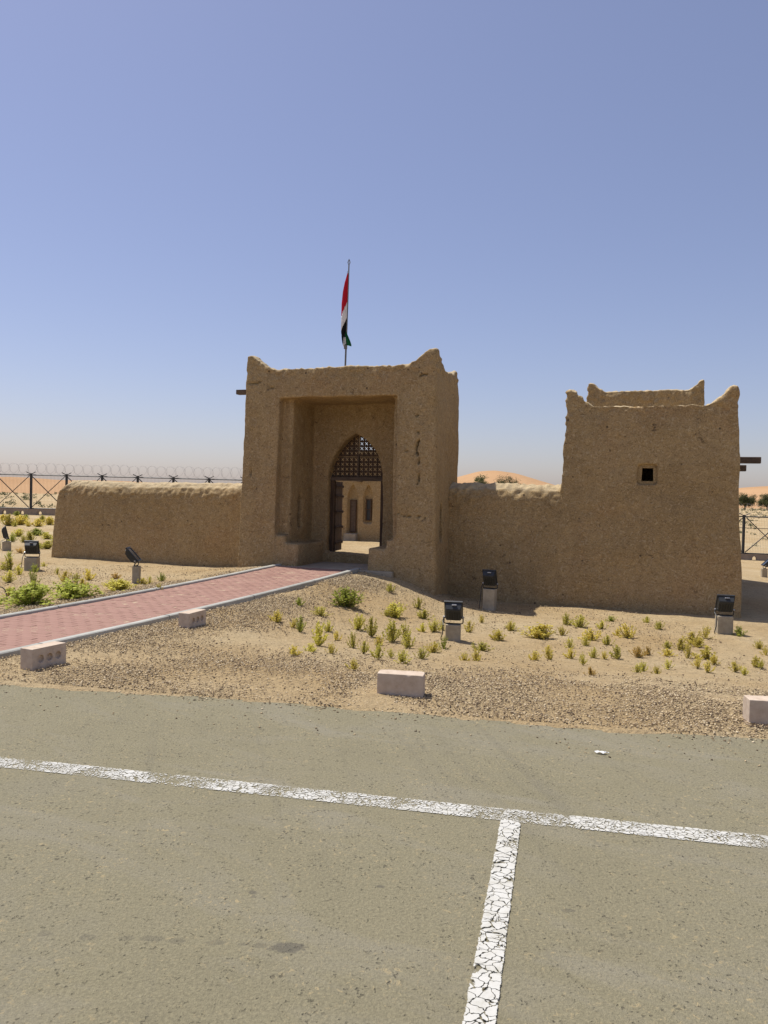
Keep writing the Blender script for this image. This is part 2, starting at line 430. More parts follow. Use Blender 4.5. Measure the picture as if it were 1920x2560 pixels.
    for k, n, col in (('flag_red', 'red_cloth', (0.50, 0.012, 0.03)), ('flag_white', 'white_cloth', (0.74, 0.72, 0.72)), ('flag_black', 'black_cloth', (0.010, 0.010, 0.011)), ('flag_green', 'green_cloth', (0.008, 0.10, 0.035))):
        m, nt, b = new_mat(n, 0.85, 0.15)
        nt.links.new(mix(nt, 0.25, (*col, 1), mix(nt, 1.0, (*col, 1), ramp(nt, noise(nt, coord(nt), 9, 4), [(0.3, g1(0.6)), (0.7, g1(1.3))]), 'MULTIPLY')), b.inputs['Base Color'])
        MAT[k] = m

    # old dark wood, grain along local z
    for key, nm, c0, c1 in (('wood', 'old_dark_wood', (0.045, 0.028, 0.018), (0.12, 0.075, 0.045)), ('rafter', 'weathered_rafter_wood', (0.06, 0.042, 0.03), (0.17, 0.125, 0.09))):
        m, nt, b = new_mat(nm, 0.8, 0.25)
        c = mapping(nt, coord(nt), (14, 14, 1.5) if key == 'wood' else (2, 18, 18))
        g = noise(nt, c, 2.0, 6, 0.65, 0.4)
        nt.links.new(ramp(nt, g, [(0.3, c0), (0.7, c1)]), b.inputs['Base Color'])
        bump(nt, b, g, 0.5, 0.006)
        MAT[key] = m

    # loose stones
    m, nt, b = new_mat('gravel_stone', 0.85, 0.25)
    g = N(nt, 'ShaderNodeNewGeometry').outputs['Random Per Island']
    base = ramp(nt, g, [(0.0, (0.085, 0.06, 0.04)), (0.25, (0.21, 0.150, 0.09)), (0.5, (0.40, 0.30, 0.175)), (0.8, (0.56, 0.44, 0.265)), (1.0, (0.66, 0.55, 0.37))])
    nt.links.new(base, b.inputs['Base Color'])
    MAT['gravel'] = m

    # foliage kinds
    def leaf(key, name, a, bcol):
        m, nt, b = new_mat(name, 0.7, 0.25)
        g = N(nt, 'ShaderNodeNewGeometry').outputs['Random Per Island']
        oi = N(nt, 'ShaderNodeObjectInfo').outputs['Random']
        col = ramp(nt, g, [(0.0, a), (1.0, bcol)])
        col = mix(nt, 1.0, col, ramp(nt, oi, [(0, g1(0.75)), (1, g1(1.2))]), 'MULTIPLY')
        nt.links.new(col, b.inputs['Base Color'])
        tl = N(nt, 'ShaderNodeBsdfTranslucent'); nt.links.new(col, tl.inputs['Color'])
        ms = N(nt, 'ShaderNodeMixShader'); ms.inputs[0].default_value = 0.45
        nt.links.new(b.outputs[0], ms.inputs[1]); nt.links.new(tl.outputs[0], ms.inputs[2])
        nt.links.new(ms.outputs[0], nt.nodes['Material Output'].inputs['Surface'])
        MAT[key] = m
    leaf('leaf_g', 'green_shrub_leaf', (0.27, 0.31, 0.04), (0.52, 0.55, 0.10))
    leaf('leaf_l', 'yellow_green_shrub_leaf', (0.50, 0.47, 0.07), (0.76, 0.69, 0.16))
    leaf('leaf_y', 'dry_yellow_shrub_leaf', (0.58, 0.49, 0.07), (0.80, 0.67, 0.17))
    leaf('leaf_o', 'dry_orange_shrub_leaf', (0.52, 0.34, 0.07), (0.66, 0.46, 0.14))
    leaf('leaf_t', 'tree_leaf', (0.07, 0.085, 0.035), (0.17, 0.18, 0.075))
    simple('stem', 'dry_stem', [(0.3, (0.22, 0.20, 0.07)), (0.7, (0.33, 0.28, 0.11))], 10, 0.9, 0.1, 0)

def noise_col(nt, vec, scale):
    n = N(nt, 'ShaderNodeTexNoise'); n.inputs['Scale'].default_value = scale; n.inputs['Detail'].default_value = 3
    nt.links.new(vec, n.inputs['Vector']); return n.outputs['Color']

def asphalt_colour(nt, c):
    base = ramp(nt, noise(nt, c, 0.9, 6, 0.65), [(0.3, (0.228, 0.204, 0.128)), (0.5, (0.262, 0.234, 0.146)), (0.7, (0.262, 0.238, 0.164))])
    base = mix(nt, ramp(nt, noise(nt, c, 70, 4, 0.8), [(0.36, g1(0)), (0.66, g1(1))]), mix(nt, 0.42, base, (0.105, 0.094, 0.062)), mix(nt, 0.32, base, (0.36, 0.32, 0.20)))
    smear = ramp(nt, noise(nt, mapping(nt, mapping(nt, c, (1, 1, 1), (0, 0, 0.5)), (0.9, 2.6, 1)), 1.0, 6, 0.62, 0.7), [(0.50, g1(0)), (0.68, g1(1))])
    base = mix(nt, mathn(nt, 'MULTIPLY', smear, 0.35), base, (0.29, 0.268, 0.215))
    tread = ramp(nt, noise(nt, mapping(nt, mapping(nt, c, (1, 1, 1), (0, 0, -0.22)), (7, 0.35, 1)), 1.0, 4, 0.6, 0.3), [(0.56, g1(0)), (0.70, g1(1))])
    base = mix(nt, mathn(nt, 'MULTIPLY', tread, 0.22), base, (0.15, 0.138, 0.105))
    clus = ramp(nt, noise(nt, c, 1.9, 4, 0.65), [(0.42, g1(0.12)), (0.60, g1(1))])
    # pale sand caught in the pits, and the dark bottoms of open ones
    sandp = ramp(nt, noise(nt, c, 36, 4, 0.75, 0.8), [(0.585, g1(0)), (0.635, g1(1))])
    base = mix(nt, mathn(nt, 'MULTIPLY', mathn(nt, 'MULTIPLY', sandp, clus), 0.8), base, (0.42, 0.335, 0.185))
    dark = mathn(nt, 'MULTIPLY', asphalt_pits(nt, c), mathn(nt, 'MAXIMUM', clus, 0.35))
    base = mix(nt, mathn(nt, 'MULTIPLY', dark, 0.7), base, (0.065, 0.057, 0.044))
    # old fluid stains: one smear and a faint row of drips
    sep = N(nt, 'ShaderNodeSeparateXYZ'); nt.links.new(c, sep.inputs[0])
    wob = mathn(nt, 'MULTIPLY', mathn(nt, 'SUBTRACT', noise(nt, c, 30, 4, 0.7), 0.5), 1.1)
    tot = None
    for (sx, sy, rx, ry, k) in ((-0.305, 2.665, 0.072, 0.034, 0.55), (-0.40, 2.675, 0.03, 0.018, 0.3), (-0.46, 2.68, 0.022, 0.014, 0.2), (-0.56, 2.685, 0.04, 0.018, 0.28), (-0.70, 2.69, 0.035, 0.02, 0.26), (-0.79, 2.70, 0.05, 0.02, 0.28), (-0.88, 2.70, 0.035, 0.018, 0.24), (-1.02, 2.70, 0.035, 0.02, 0.28), (-1.18, 2.715, 0.03, 0.02, 0.24), (-0.49, 3.03, 0.02, 0.016, 0.5), (-0.48, 3.0, 0.014, 0.01, 0.35), (0.02, 3.10, 0.02, 0.012, 0.5), (0.75, 2.95, 0.03, 0.016, 0.35)):
        dx = mathn(nt, 'DIVIDE', mathn(nt, 'SUBTRACT', sep.outputs[0], sx), rx); dy = mathn(nt, 'DIVIDE', mathn(nt, 'SUBTRACT', sep.outputs[1], sy), ry)
        d = mathn(nt, 'ADD', mathn(nt, 'SQRT', mathn(nt, 'ADD', mathn(nt, 'MULTIPLY', dx, dx), mathn(nt, 'MULTIPLY', dy, dy))), wob)
        m = mathn(nt, 'MULTIPLY', ramp(nt, d, [(0.75, g1(1)), (1.0, g1(0))]), k)
        tot = m if tot is None else mathn(nt, 'MAXIMUM', tot, m)
    return mix(nt, tot, base, (0.075, 0.070, 0.062))

def asphalt_pits(nt, c):
    v = voro(nt, mix(nt, 0.035, c, noise_col(nt, c, 60)), 46).outputs['Distance']
    return mathn(nt, 'MULTIPLY', ramp(nt, v, [(0.18, g1(1)), (0.28, g1(0))]), ramp(nt, noise(nt, c, 13, 3, 0.7), [(0.51, g1(0)), (0.57, g1(1))]))
make_materials()

# ------------------------------------------------------------------ ground sheet, to the horizon
def spread(lo, hi, step, far, grow=1.13):
    a = list(np.arange(lo, hi, step)); s = step; x = a[-1]
    while x < far: s *= grow; x += s; a.append(x)
    s = step; x = lo; pre = []
    while x > -far: s *= grow; x -= s; pre.append(x)
    return np.array(pre[::-1] + a)

def build_ground():
    xs = spread(-9.0, 7.5, 0.07, 4000); ys = spread(4.2, 18.5, 0.07, 4000)
    X, Y = np.meshgrid(xs, ys); x = X.ravel(); y = Y.ravel()
    z = ground_z(x, y)
    P = np.stack([x, y, np.zeros_like(x)], 1)
    near = np.clip(1 - (np.hypot(x, y - 10) - 14) / 20, 0, 1)
    bumpy = vnoise(P, 0.9, 3) * 0.016 + vnoise(P, 0.3, 4) * 0.009 + vnoise(P, 0.13, 5) * 0.006
    e = y - edge_y(x)
    z += bumpy * near * np.clip(e / 0.6 + 0.35, 0.25, 1)
    z += vnoise(P, 14, 6) * 0.12 * np.clip((np.hypot(x, y - 12) - 20) / 40, 0, 1)
    # under the asphalt
    lap = 0.06 + 0.10 * vnoise(P, 0.7, 12) + 0.05 * vnoise(P, 0.2, 13)          # sand drifts unevenly over the asphalt edge
    z = z + 0.010 * np.exp(-(e / 0.25) ** 2) - 0.07 * np.clip((-e - lap) / 0.12, 0, 1)
    # under the paved path
    s, t = path_st(x, y)
    inside = np.clip(np.minimum(s + 0.13, PATH_W + 0.13 - s) / 0.05, 0, 1) * (t < 0.4) * (t > -30)
    z = z * (1 - inside) + inside * (path_z(t) - 0.10)
    V = np.stack([x, y, z], 1)
    nx, ny = len(xs), len(ys)
    i = np.arange(nx * ny).reshape(ny, nx)
    F = np.stack([i[:-1, :-1], i[:-1, 1:], i[1:, 1:], i[1:, :-1]], -1).reshape(-1, 4)
    return tag(from_np('ground', V, F, MAT['ground'], smooth=True), 'sandy desert ground with scattered weeds around the mud fort', kind='structure')
build_ground()

def build_asphalt():
    bm = bmesh.new()
    xs = np.concatenate([np.arange(-60, -8, 2.0), np.arange(-8, 8, 0.05), np.arange(8, 61, 2.0)])
    P = np.stack([xs, xs * 0, xs * 0], 1)
    jit = vnoise(P, 0.35, 8) * 0.022 + vnoise(P, 0.1, 9) * 0.012
    top = [bm.verts.new((x, edge_y(x) + j, 0.0)) for x, j in zip(xs, jit)]
    low = [bm.verts.new((v.co.x, v.co.y + 0.02, -0.05)) for v in top]
    back = [bm.verts.new((x, -40.0, 0.0)) for x in xs]
    for k in range(len(xs) - 1):
        bm.faces.new((back[k], back[k + 1], top[k + 1], top[k]))
        bm.faces.new((top[k], top[k + 1], low[k + 1], low[k]))
    o = from_bm('parking_asphalt', bm, MAT['asphalt'])
    return tag(o, 'dusty grey-beige asphalt of the parking area', kind='structure')
lot = build_asphalt()

def painted_line(p, q, w, z, mk='paint_bay'):
    """sheet of road paint from p to q; attribute edge runs 0 at the rim to 1 in the middle"""
    p = Vector((*p, 0)); q = Vector((*q, 0)); d = (q - p); L = d.length; d.normalize(); n = Vector((-d.y, d.x, 0))
    k = max(2, int(L / 0.04)); V = []; E = []
    for i in range(k + 1):
        for j, f in enumerate((0, 0.18, 0.5, 0.82, 1)):
            c = p + d * (L * i / k) + n * (w * (f - 0.5)); V.append((c.x, c.y, z))
            E.append(min(f, 1 - f) * 2 * (1.0 if 0 < i < k else 0.0))
    F = [(i * 5 + j, i * 5 + j + 1, (i + 1) * 5 + j + 1, (i + 1) * 5 + j) for i in range(k) for j in range(4)]
    o = from_np('painted_line', V, F, MAT[mk], lot)
    a = o.data.attributes.new('edge', 'FLOAT', 'POINT'); a.data.foreach_set('value', np.array(E, np.float32))
    return o
LINE_Y = lambda x: 3.962 - 0.205 * x
tag(painted_line((-14, LINE_Y(-14)), (14, LINE_Y(14)), 0.165, 0.004, 'paint_long'), 'long cracked white line crossing the asphalt')
for x0, lab in ((-5.1, None), (-2.17, None), (0.66, 'short cracked white bay line meeting the long line'), (3.55, None), (6.5, None)):
    o = painted_line((x0, LINE_Y(x0) - 0.07), (x0 - 0.345 * 3.2, LINE_Y(x0) - 0.07 - 1.5 * 3.2), 0.108, 0.008)
    if lab: tag(o, lab)

# ------------------------------------------------------------------ dunes far behind
def dune(name, label, pts, cy, depth, seed):
    xs = np.linspace(pts[0][0], pts[-1][0], 160)
    prof = np.interp(xs, [p[0] for p in pts], [p[1] for p in pts])
    ker = np.hanning(9); ker /= ker.sum()
    prof = np.convolve(np.pad(prof, 4, mode='edge'), ker, 'valid')
    ts = np.linspace(-1, 1, 40)
    X, T = np.meshgrid(xs, ts); PR = np.tile(prof, (40, 1))
    sh = np.where(T < 0, np.clip(1 + T, 0, 1) ** 1.5 * (1 + 0.0 * T), np.clip(1 - T, 0, 1))
    sh = np.where(T < 0, np.sin(np.clip(1 + T, 0, 1) * math.pi / 2) ** 1.6, np.cos(np.clip(T, 0, 1) * math.pi / 2))
    yy = cy + T * depth + 10 * np.sin(X / 31.0 + seed)
    P = np.stack([X.ravel(), yy.ravel(), np.zeros(X.size)], 1)
    z = -1.2 + (PR.ravel() + 1.2) * sh.ravel() + vnoise(P, 12, seed) * 0.25 * sh.ravel() * (1 - sh.ravel()) * 4
    V = np.stack([P[:, 0], P[:, 1], z], 1)
    i = np.arange(X.size).reshape(X.shape)
    F = np.stack([i[:-1, :-1], i[:-1, 1:], i[1:, 1:], i[1:, :-1]], -1).reshape(-1, 4)
    tag(from_np(name, V, F, MAT['dune'], smooth=True), label, kind='structure')
dune('dune', 'long low orange dune ridge beyond the fence at the left', [(-420, 1), (-330, 3), (-260, 5.2), (-200, 3.6), (-150, 4.8), (-132, 3.9), (-120, 4.5), (-112, 4.2), (-103, 3.6), (-85, 3.9), (-60, 3.2), (-30, 2.2), (-10, 0.5)], 250, 55, 1)
dune('dune', 'rounded pinkish dune above the low wall beside the gatehouse', [(-6, -0.5), (10, 3.6), (20, 6.6), (25, 8.0), (31, 9.8), (36, 10.2), (42, 9.4), (52, 6.3), (62, 3.0), (75, 0.6), (84, -1)], 255, 60, 2)
dune('dune', 'orange dune rising at the right edge behind trees', [(78, -0.8), (95, 1.6), (108, 3.8), (116, 5.4), (120, 6.4), (126, 7.0), (150, 8.5), (190, 6), (240, 7), (320, 4), (420, 1)], 250, 80, 3)

# ------------------------------------------------------------------ mud building kit
class Mud:
    def __init__(s): s.bm = bmesh.new()
    def box(s, u0, u1, v0, v1, z0, z1): add_box(s.bm, u0, u1, v0, v1, z0, z1); return s
    def prism(s, pts, a, b, plane='uz'): add_prism(s.bm, pts, a, b, plane); return s
    def horn(s, u, v, z, du, dv, thick=0.34, rise=0.33, run=0.66):
        """upswept corner: highest at the corner, sweeping down along both parapets"""
        g = lambda a: float(np.interp(a / 0.66, [0, 0.10, 0.2, 0.33, 0.5, 0.7, 0.9, 1.0], [0.95, 1.0, 0.93, 0.72, 0.47, 0.22, 0.06, 0.0]))
        st = run / 16
        for i in range(16):
            for j in range(16):
                a, b_ = (i + 0.5) * st, (j + 0.5) * st
                if a > thick and b_ > thick: continue
                sc = 0.66 / run
                h = rise * g(a * sc) * g(max(0, b_ - 0.06) * sc)
                if h < 0.01: continue
                u0, u1 = sorted((u + du * i * st, u + du * (i + 1) * st)); v0, v1 = sorted((v + dv * j * st, v + dv * (j + 1) * st))
                s.box(u0 - 0.003 * (i > 0 or du < 0), u1 + 0.003, v0 - 0.003 * (j > 0 or dv < 0), v1 + 0.003, z - 0.2, z + h)
        return s
    def build(s, name, mat, parent, voxel=0.03, smooth=6, warp=None, amp=(0.022, 0.010, 0.006), crumble=None, carve=None, seed=0):
        bmesh.ops.recalc_face_normals(s.bm, faces=s.bm.faces)
        me = bpy.data.meshes.new(name); s.bm.to_mesh(me); s.bm.free()
        tmp = bpy.data.objects.new('tmp', me); COL.objects.link(tmp)
        r = tmp.modifiers.new('r', 'REMESH'); r.mode = 'VOXEL'; r.voxel_size = voxel; r.use_smooth_shade = True
        sm = tmp.modifiers.new('s', 'SMOOTH'); sm.iterations = smooth; sm.factor = 0.5
        dg = bpy.context.evaluated_depsgraph_get()
        new = bpy.data.meshes.new_from_object(tmp.evaluated_get(dg))
        bpy.data.objects.remove(tmp, do_unlink=True); bpy.data.meshes.remove(me)
        n = len(new.vertices); co = np.empty(n * 3, np.float32); new.vertices.foreach_get('co', co); co = co.reshape(-1, 3).astype(float)
        no = np.empty(n * 3, np.float32); new.vertex_normals.foreach_get('vector', no); no = no.reshape(-1, 3)
        d = vnoise(co, 0.55, seed + 1) * amp[0] + vnoise(co, 0.17, seed + 2) * amp[1] + vnoise(co, 0.065, seed + 3) * amp[2]
        k = np.zeros(n)
        if crumble is not None:
            k = crumble(co, no)
            r1 = 1 - np.abs(vnoise(co, 0.16, seed + 4)); r2 = vnoise(co, 0.07, seed + 5)
            d += k * (r1 * r1 * 0.030 - 0.02 + r2 * 0.022) * (0.9 - 0.35 * (np.clip((co[:, 2] - co[:, 2].max() + 0.3) / 0.2, 0, 1)))
        co2 = co + no * d[:, None]
        if carve is not None: co2 = carve(co, co2, no)
        if warp is not None: co2 = warp(co2)
        new.vertices.foreach_set('co', co2.astype(np.float32).ravel())
        new.update(); new.shade_smooth(); new.name = name
        new.materials.clear(); new.materials.append(mat)
        at = new.attributes.new('sunlit_top', 'FLOAT', 'POINT'); at.data.foreach_set('value', (np.clip(k, 0, 1) * np.clip(no[:, 2] * 1.25 - 0.05, 0, 1)).astype(np.float32))  # mask for the painted sunlight: crumbled faces that look up
        return mesh_obj(name, new, None, parent)

def seg_dist(P, pts):
    best = np.full(len(P), 1e9)
    for a, b in zip(pts, pts[1:]):
        a = np.array(a); b = np.array(b); d = b - a
        t = np.clip(((P - a) @ d) / (d @ d), 0, 1)
        best = np.minimum(best, np.hypot(*(P - a - t[:, None] * d).T))
    return best

def fort_empty(name, u, v, z=0.0):
    return empty(name, loc(u, v, z), -TH)

# ------------------------------------------------------------------ gatehouse
def build_gatehouse():
    root = fort_empty('gatehouse', 0, 0)
    tag(root, 'tan mud-plaster gatehouse with horned corners, deep square porch and pointed arch doorway', 'gatehouse')
    W, D, B = 4.23, 1.88, -0.9
    m = Mud()
    # outer frame of the porch, then the narrower inner frame
    m.box(0, 0.81, 0, 0.28, B, 3.55).box(3.43, W, 0, 0.28, B, 3.55)
    def pier(a0, a1, s0, s1, sv0, sv1, sz0, sz1):
        """hollow pier between u = a0 and a1; the skin s0..s1 has a slit sv0..sv1 by sz0..sz1"""
        o0, o1 = (a0, a0 + 0.24) if s1 == a1 else (a1 - 0.24, a1)
        m.box(o0, o1, 0.24, 1.45, B, 3.55)
        m.box(a0, a1, 0.24, 0.38, B, 3.55).box(a0, a1, 1.22, 1.45, B, 3.55).box(a0, a1, 0.24, 1.45, B, 0.66).box(a0, a1, 0.24, 1.45, 2.6, 3.55)
        m.box(s0, s1, 0.24, sv0, B, 3.55).box(s0, s1, sv1, 1.45, B, 3.55).box(s0, s1, sv0, sv1, B, sz0)
        for k in range(6):
            x0 = sv0 + (sv1 - sv0) * k / 6; x1 = sv0 + (sv1 - sv0) * (k + 1) / 6
            m.box(s0, s1, x0 - 0.002, x1 + 0.002, sz1 - 0.16 * abs((k + 0.5) / 6 - 0.5) * 2, 3.55)
    pier(0, 1.03, 0.83, 1.03, 0.62, 0.82, 0.84, 1.62)
    pier(3.27, W, W - 0.2, W, 0.40, 0.58, 0.70, 1.50)
    m.box(0, W, 0, D, 3.50, 3.80)
    # parapet
    m.box(0, W, 0, 0.36, 3.7, 4.10).box(0, W, D - 0.34, D, 3.7, 4.08).box(0, 0.34, 0, D, 3.7, 4.08).box(W - 0.34, W, 0, D, 3.7, 4.08)
    m.horn(0.0, 0.0, 4.08, 1, 1).horn(W, 0.0, 4.08, -1, 1).horn(0.0, D, 4.06, 1, -1).horn(W, D, 4.06, -1, -1, 0.34, 0.16, 0.5)
    # door wall with the pointed arch
    cu, hw, spr, c, rr = 2.03, 0.64, 1.90, 0.46, 1.10
    m.box(0, cu - hw, 1.35, D, B, 3.6).box(cu + hw, W, 1.35, D, B, 3.6)
    n = 44
    for i in range(n):
        a = -hw + 2 * hw * i / n; b = -hw + 2 * hw * (i + 1) / n
        x = abs((a + b) / 2)
        zt = spr + math.sqrt(max(0, rr * rr - (x + c) ** 2))
        m.box(cu + a - 0.002, cu + b + 0.002, 1.35, D, zt, 3.6)
    m.box(cu - hw - 0.1, cu + hw + 0.1, 1.30, D, B, 0.30)               # threshold
    # benches along the porch sides and the sills they step up from
    m.box(0.5, 1.34, 0.03, 1.40, B, 0.55).box(0.5, 1.03, 0.03, 0.6, B, 0.71)
    m.box(2.85, 3.7, 0.03, 1.40, B, 0.54).box(3.22, 3.7, 0.03, 0.6, B, 0.72).box(3.36, 3.7, 0.02, 0.5, B, 0.82)
    # low apron in front of the foot
    cracks = [([(3.88, 2.63), (3.84, 2.50), (3.83, 2.42), (3.87, 2.36)], 0.030, 0.10), ([(3.88, 2.30), (3.885, 2.18)], 0.014, 0.07), ([(3.88, 1.98), (3.885, 1.86), (3.86, 1.80)], 0.020, 0.08),
              ([(3.87, 2.80), (3.88, 2.78)], 0.024, 0.08), ([(3.83, 3.12), (3.87, 3.10)], 0.018, 0.06), ([(3.90, 3.86), (3.99, 3.90), (4.04, 3.88)], 0.022, 0.07), ([(0.05, 3.80), (0.30, 3.81), (0.36, 3.85)], 0.016, 0.06),
              ([(0.52, 3.78), (0.60, 3.70), (0.66, 3.71)], 0.012, 0.05), ([(3.45, 1.25), (3.62, 1.17), (3.8, 1.20), (4.02, 1.16)], 0.012, 0.05), ([(3.46, 2.42), (3.6, 2.42), (3.7, 2.45)], 0.010, 0.05), ([(0.2, 2.4), (0.21, 2.2), (0.19, 1.9)], 0.010, 0.04)]
    def carve(co, co2, no):
        f = (co[:, 1] < 0.12) & (no[:, 1] < -0.5)
        uz = co[:, [0, 2]]
        for pts, w, dep in cracks:
            dd = seg_dist(uz, pts)
            k = np.clip(1.5 - dd / (w * 0.46), 0, 1) * f
            co2[:, 1] += k * dep * 1.5
        return co2
    def warp(co):
        z = np.clip(co[:, 2], 0, 5)
        co[:, 0] = W / 2 + (co[:, 0] - W / 2) * (1 - 0.0115 * z * 1.0)
        co[:, 1] += 0.012 * z * np.clip(1 - co[:, 1] / 0.9, -0.4, 1)
        low = np.clip(0.6 - co[:, 2], 0, 1)
        co[:, 1] -= 0.05 * low * (co[:, 1] < 0.1)
        return co
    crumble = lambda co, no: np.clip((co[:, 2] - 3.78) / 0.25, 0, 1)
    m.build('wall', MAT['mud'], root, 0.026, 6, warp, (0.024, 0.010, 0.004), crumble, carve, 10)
    # porch floor and step
    bm = bmesh.new(); add_box(bm, 0.95, 3.4, -0.10, 1.32, -0.5, 0.105, bevel=0.02); from_bm('porch_floor', bm, MAT['floor'], root)
    # lattice over the door: boards pierced with crosses
    cs, rows = 0.1045, 9
    bm = bmesh.new()
    arms = 24
    for r_ in range(rows):
        for c_ in range(-6, 6):
            x0 = cu + c_ * cs + cs / 2 + (0.012 if c_ >= 0 else -0.012); z0 = 2.02 + r_ * cs + (0.03 if r_ >= 4 else 0)
            dx, dz = abs(x0 - cu), z0
            if dz - cs > spr + math.sqrt(max(0, rr * rr - (max(0, dx - cs) + c) ** 2)): continue
            inner, outer = [], []
            for k in range(arms):
                t = 2 * math.pi * k / arms
                ph = abs(((t - math.pi / 4) % (math.pi / 2)))
                ph = min(ph, math.pi / 2 - ph)
                r_in = (0.056 if ph < 0.18 else (0.036 if ph < 0.32 else 0.014))
                r_in *= random.uniform(0.92, 1.06)
                q = 1 / max(abs(math.cos(t)), abs(math.sin(t)))
                inner.append((x0 + r_in * math.cos(t), z0 + r_in * math.sin(t)))
                outer.append((x0 + 0.5 * cs * 1.02 * q * math.cos(t), z0 + 0.5 * cs * 1.02 * q * math.sin(t)))
            ring = []
            for y in (1.555, 1.585):
                ring.append(([bm.verts.new((a, y, b)) for a, b in inner], [bm.verts.new((a, y, b)) for a, b in outer]))
            for k in range(arms):
                k2 = (k + 1) % arms
                (i0, o0), (i1, o1) = ring
                bm.faces.new((i0[k], o0[k], o0[k2], i0[k2])); bm.faces.new((i1[k2], o1[k2], o1[k], i1[k]))
                bm.faces.new((i0[k2], i1[k2], i1[k], i0[k])); bm.faces.new((o0[k], o1[k], o1[k2], o0[k2]))
    lat = from_bm('lattice', bm, MAT['wood'], root)
    tag(lat, 'dark wooden lattice pierced with rows of crosses filling the arch')
    for (a0, a1, b0, b1, yy) in ((cu - 0.016, cu + 0.016, 1.95, 2.45, 1.52), (cu - 0.62, cu + 0.62, 2.395, 2.445, 1.53), (cu - 0.66, cu + 0.66, 1.945, 1.985, 1.535)):
        bm = bmesh.new(); add_box(bm, a0, a1, yy, yy + 0.07, b0, b1, bevel=0.005); from_bm('batten', bm, MAT['rafter'] if a1 - a0 < 0.1 else MAT['wood'], lat)
    bm = bmesh.new(); add_box(bm, cu - 0.66, cu + 0.66, 1.46, 1.62, 1.87, 1.95, bevel=0.008); from_bm('lintel', bm, MAT['rafter'], root)
    for s in (-1, 1):
        bm = bmesh.new(); x = cu + s * (hw - 0.02); add_box(bm, min(x, x - s * 0.075), max(x, x - s * 0.075), 1.48, 1.60, 0.25, 1.87, bevel=0.006); from_bm('door_post', bm, MAT['wood'], root)
    # door leaves standing open into the yard
    for s in (-1, 1):
        hinge = cu + s * (hw - 0.095)
        leaf = empty('door_leaf'); leaf.parent = root; leaf.location = (hinge, 1.58, 0.32); leaf.rotation_euler = (0, 0, math.radians(90 + (6 if s < 0 else -3)))
        for k in range(4):
            bm = bmesh.new(); add_box(bm, k * 0.132, k * 0.132 + 0.126, -0.02, 0.022 + 0.004 * (k % 2), 0, 1.53, bevel=0.005); from_bm('plank', bm, MAT['wood'], leaf)
        for zz in (0.18, 0.52, 0.86, 1.20, 1.42):
            bm = bmesh.new(); add_box(bm, 0.0, 0.53, -0.045, -0.022, zz - 0.03, zz + 0.03, bevel=0.004)
            for k in range(9): add_box(bm, 0.04 + k * 0.056 - 0.011, 0.04 + k * 0.056 + 0.011, -0.062, -0.044, zz - 0.011, zz + 0.011, bevel=0.004)
            from_bm('studded_rail', bm, MAT['wood'], leaf)
    # water spout of palm wood at the left side
    bm = bmesh.new(); add_box(bm, -0.42, 0.3, 0.52, 0.66, 3.66, 3.76, bevel=0.012); from_bm('water_spout', bm, MAT['rafter'], root)
    return root
build_gatehouse()

# ------------------------------------------------------------------ low walls on both sides
def wall_profile(v0, top, thick=0.55, B=-0.9):
    return [(v0, B), (v0, top - 0.26), (v0 + 0.06, top - 0.13), (v0 + 0.18, top - 0.03), (v0 + 0.30, top), (v0 + 0.42, top - 0.04), (v0 + 0.52, top - 0.16), (v0 + thick, top - 0.3), (v0 + thick, B)]
def low_wall(name, label, u0, u1, v0, top, seed, lean_left=0.0):
    root = fort_empty(name, u0, v0, -0.3); tag(root, label, 'wall')
    m = Mud(); m.prism([(a - v0, b + 0.3) for a, b in wall_profile(v0, top)], 0, u1 - u0, 'vz')
    def warp(co):
        z = co[:, 2]
        if lean_left: co[:, 0] += lean_left * np.clip(z, 0, 3) * np.clip(1 - co[:, 0] / 1.5, 0, 1) + 0.22 * np.clip((z - 1.62) / 0.4, 0, 1) ** 1.5 * np.clip(1 - co[:, 0] / 0.7, 0, 1)
        co[:, 1] += 0.02 * np.clip(z, 0, 3) * np.clip(1 - co[:, 1] / 0.4, 0, 1)
        co[:, 2] += 0.03 * np.sin(co[:, 0] * 1.3 + seed) * np.clip(z - 1.2, 0, 0.5)
        return co
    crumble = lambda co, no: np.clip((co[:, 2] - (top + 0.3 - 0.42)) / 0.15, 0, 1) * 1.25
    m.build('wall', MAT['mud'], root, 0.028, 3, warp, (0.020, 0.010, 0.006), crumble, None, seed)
low_wall('low_wall', 'long low mud wall with rounded lit top left of the gatehouse', -5.75, 0.06, 1.0, 1.76, 21, 0.10)
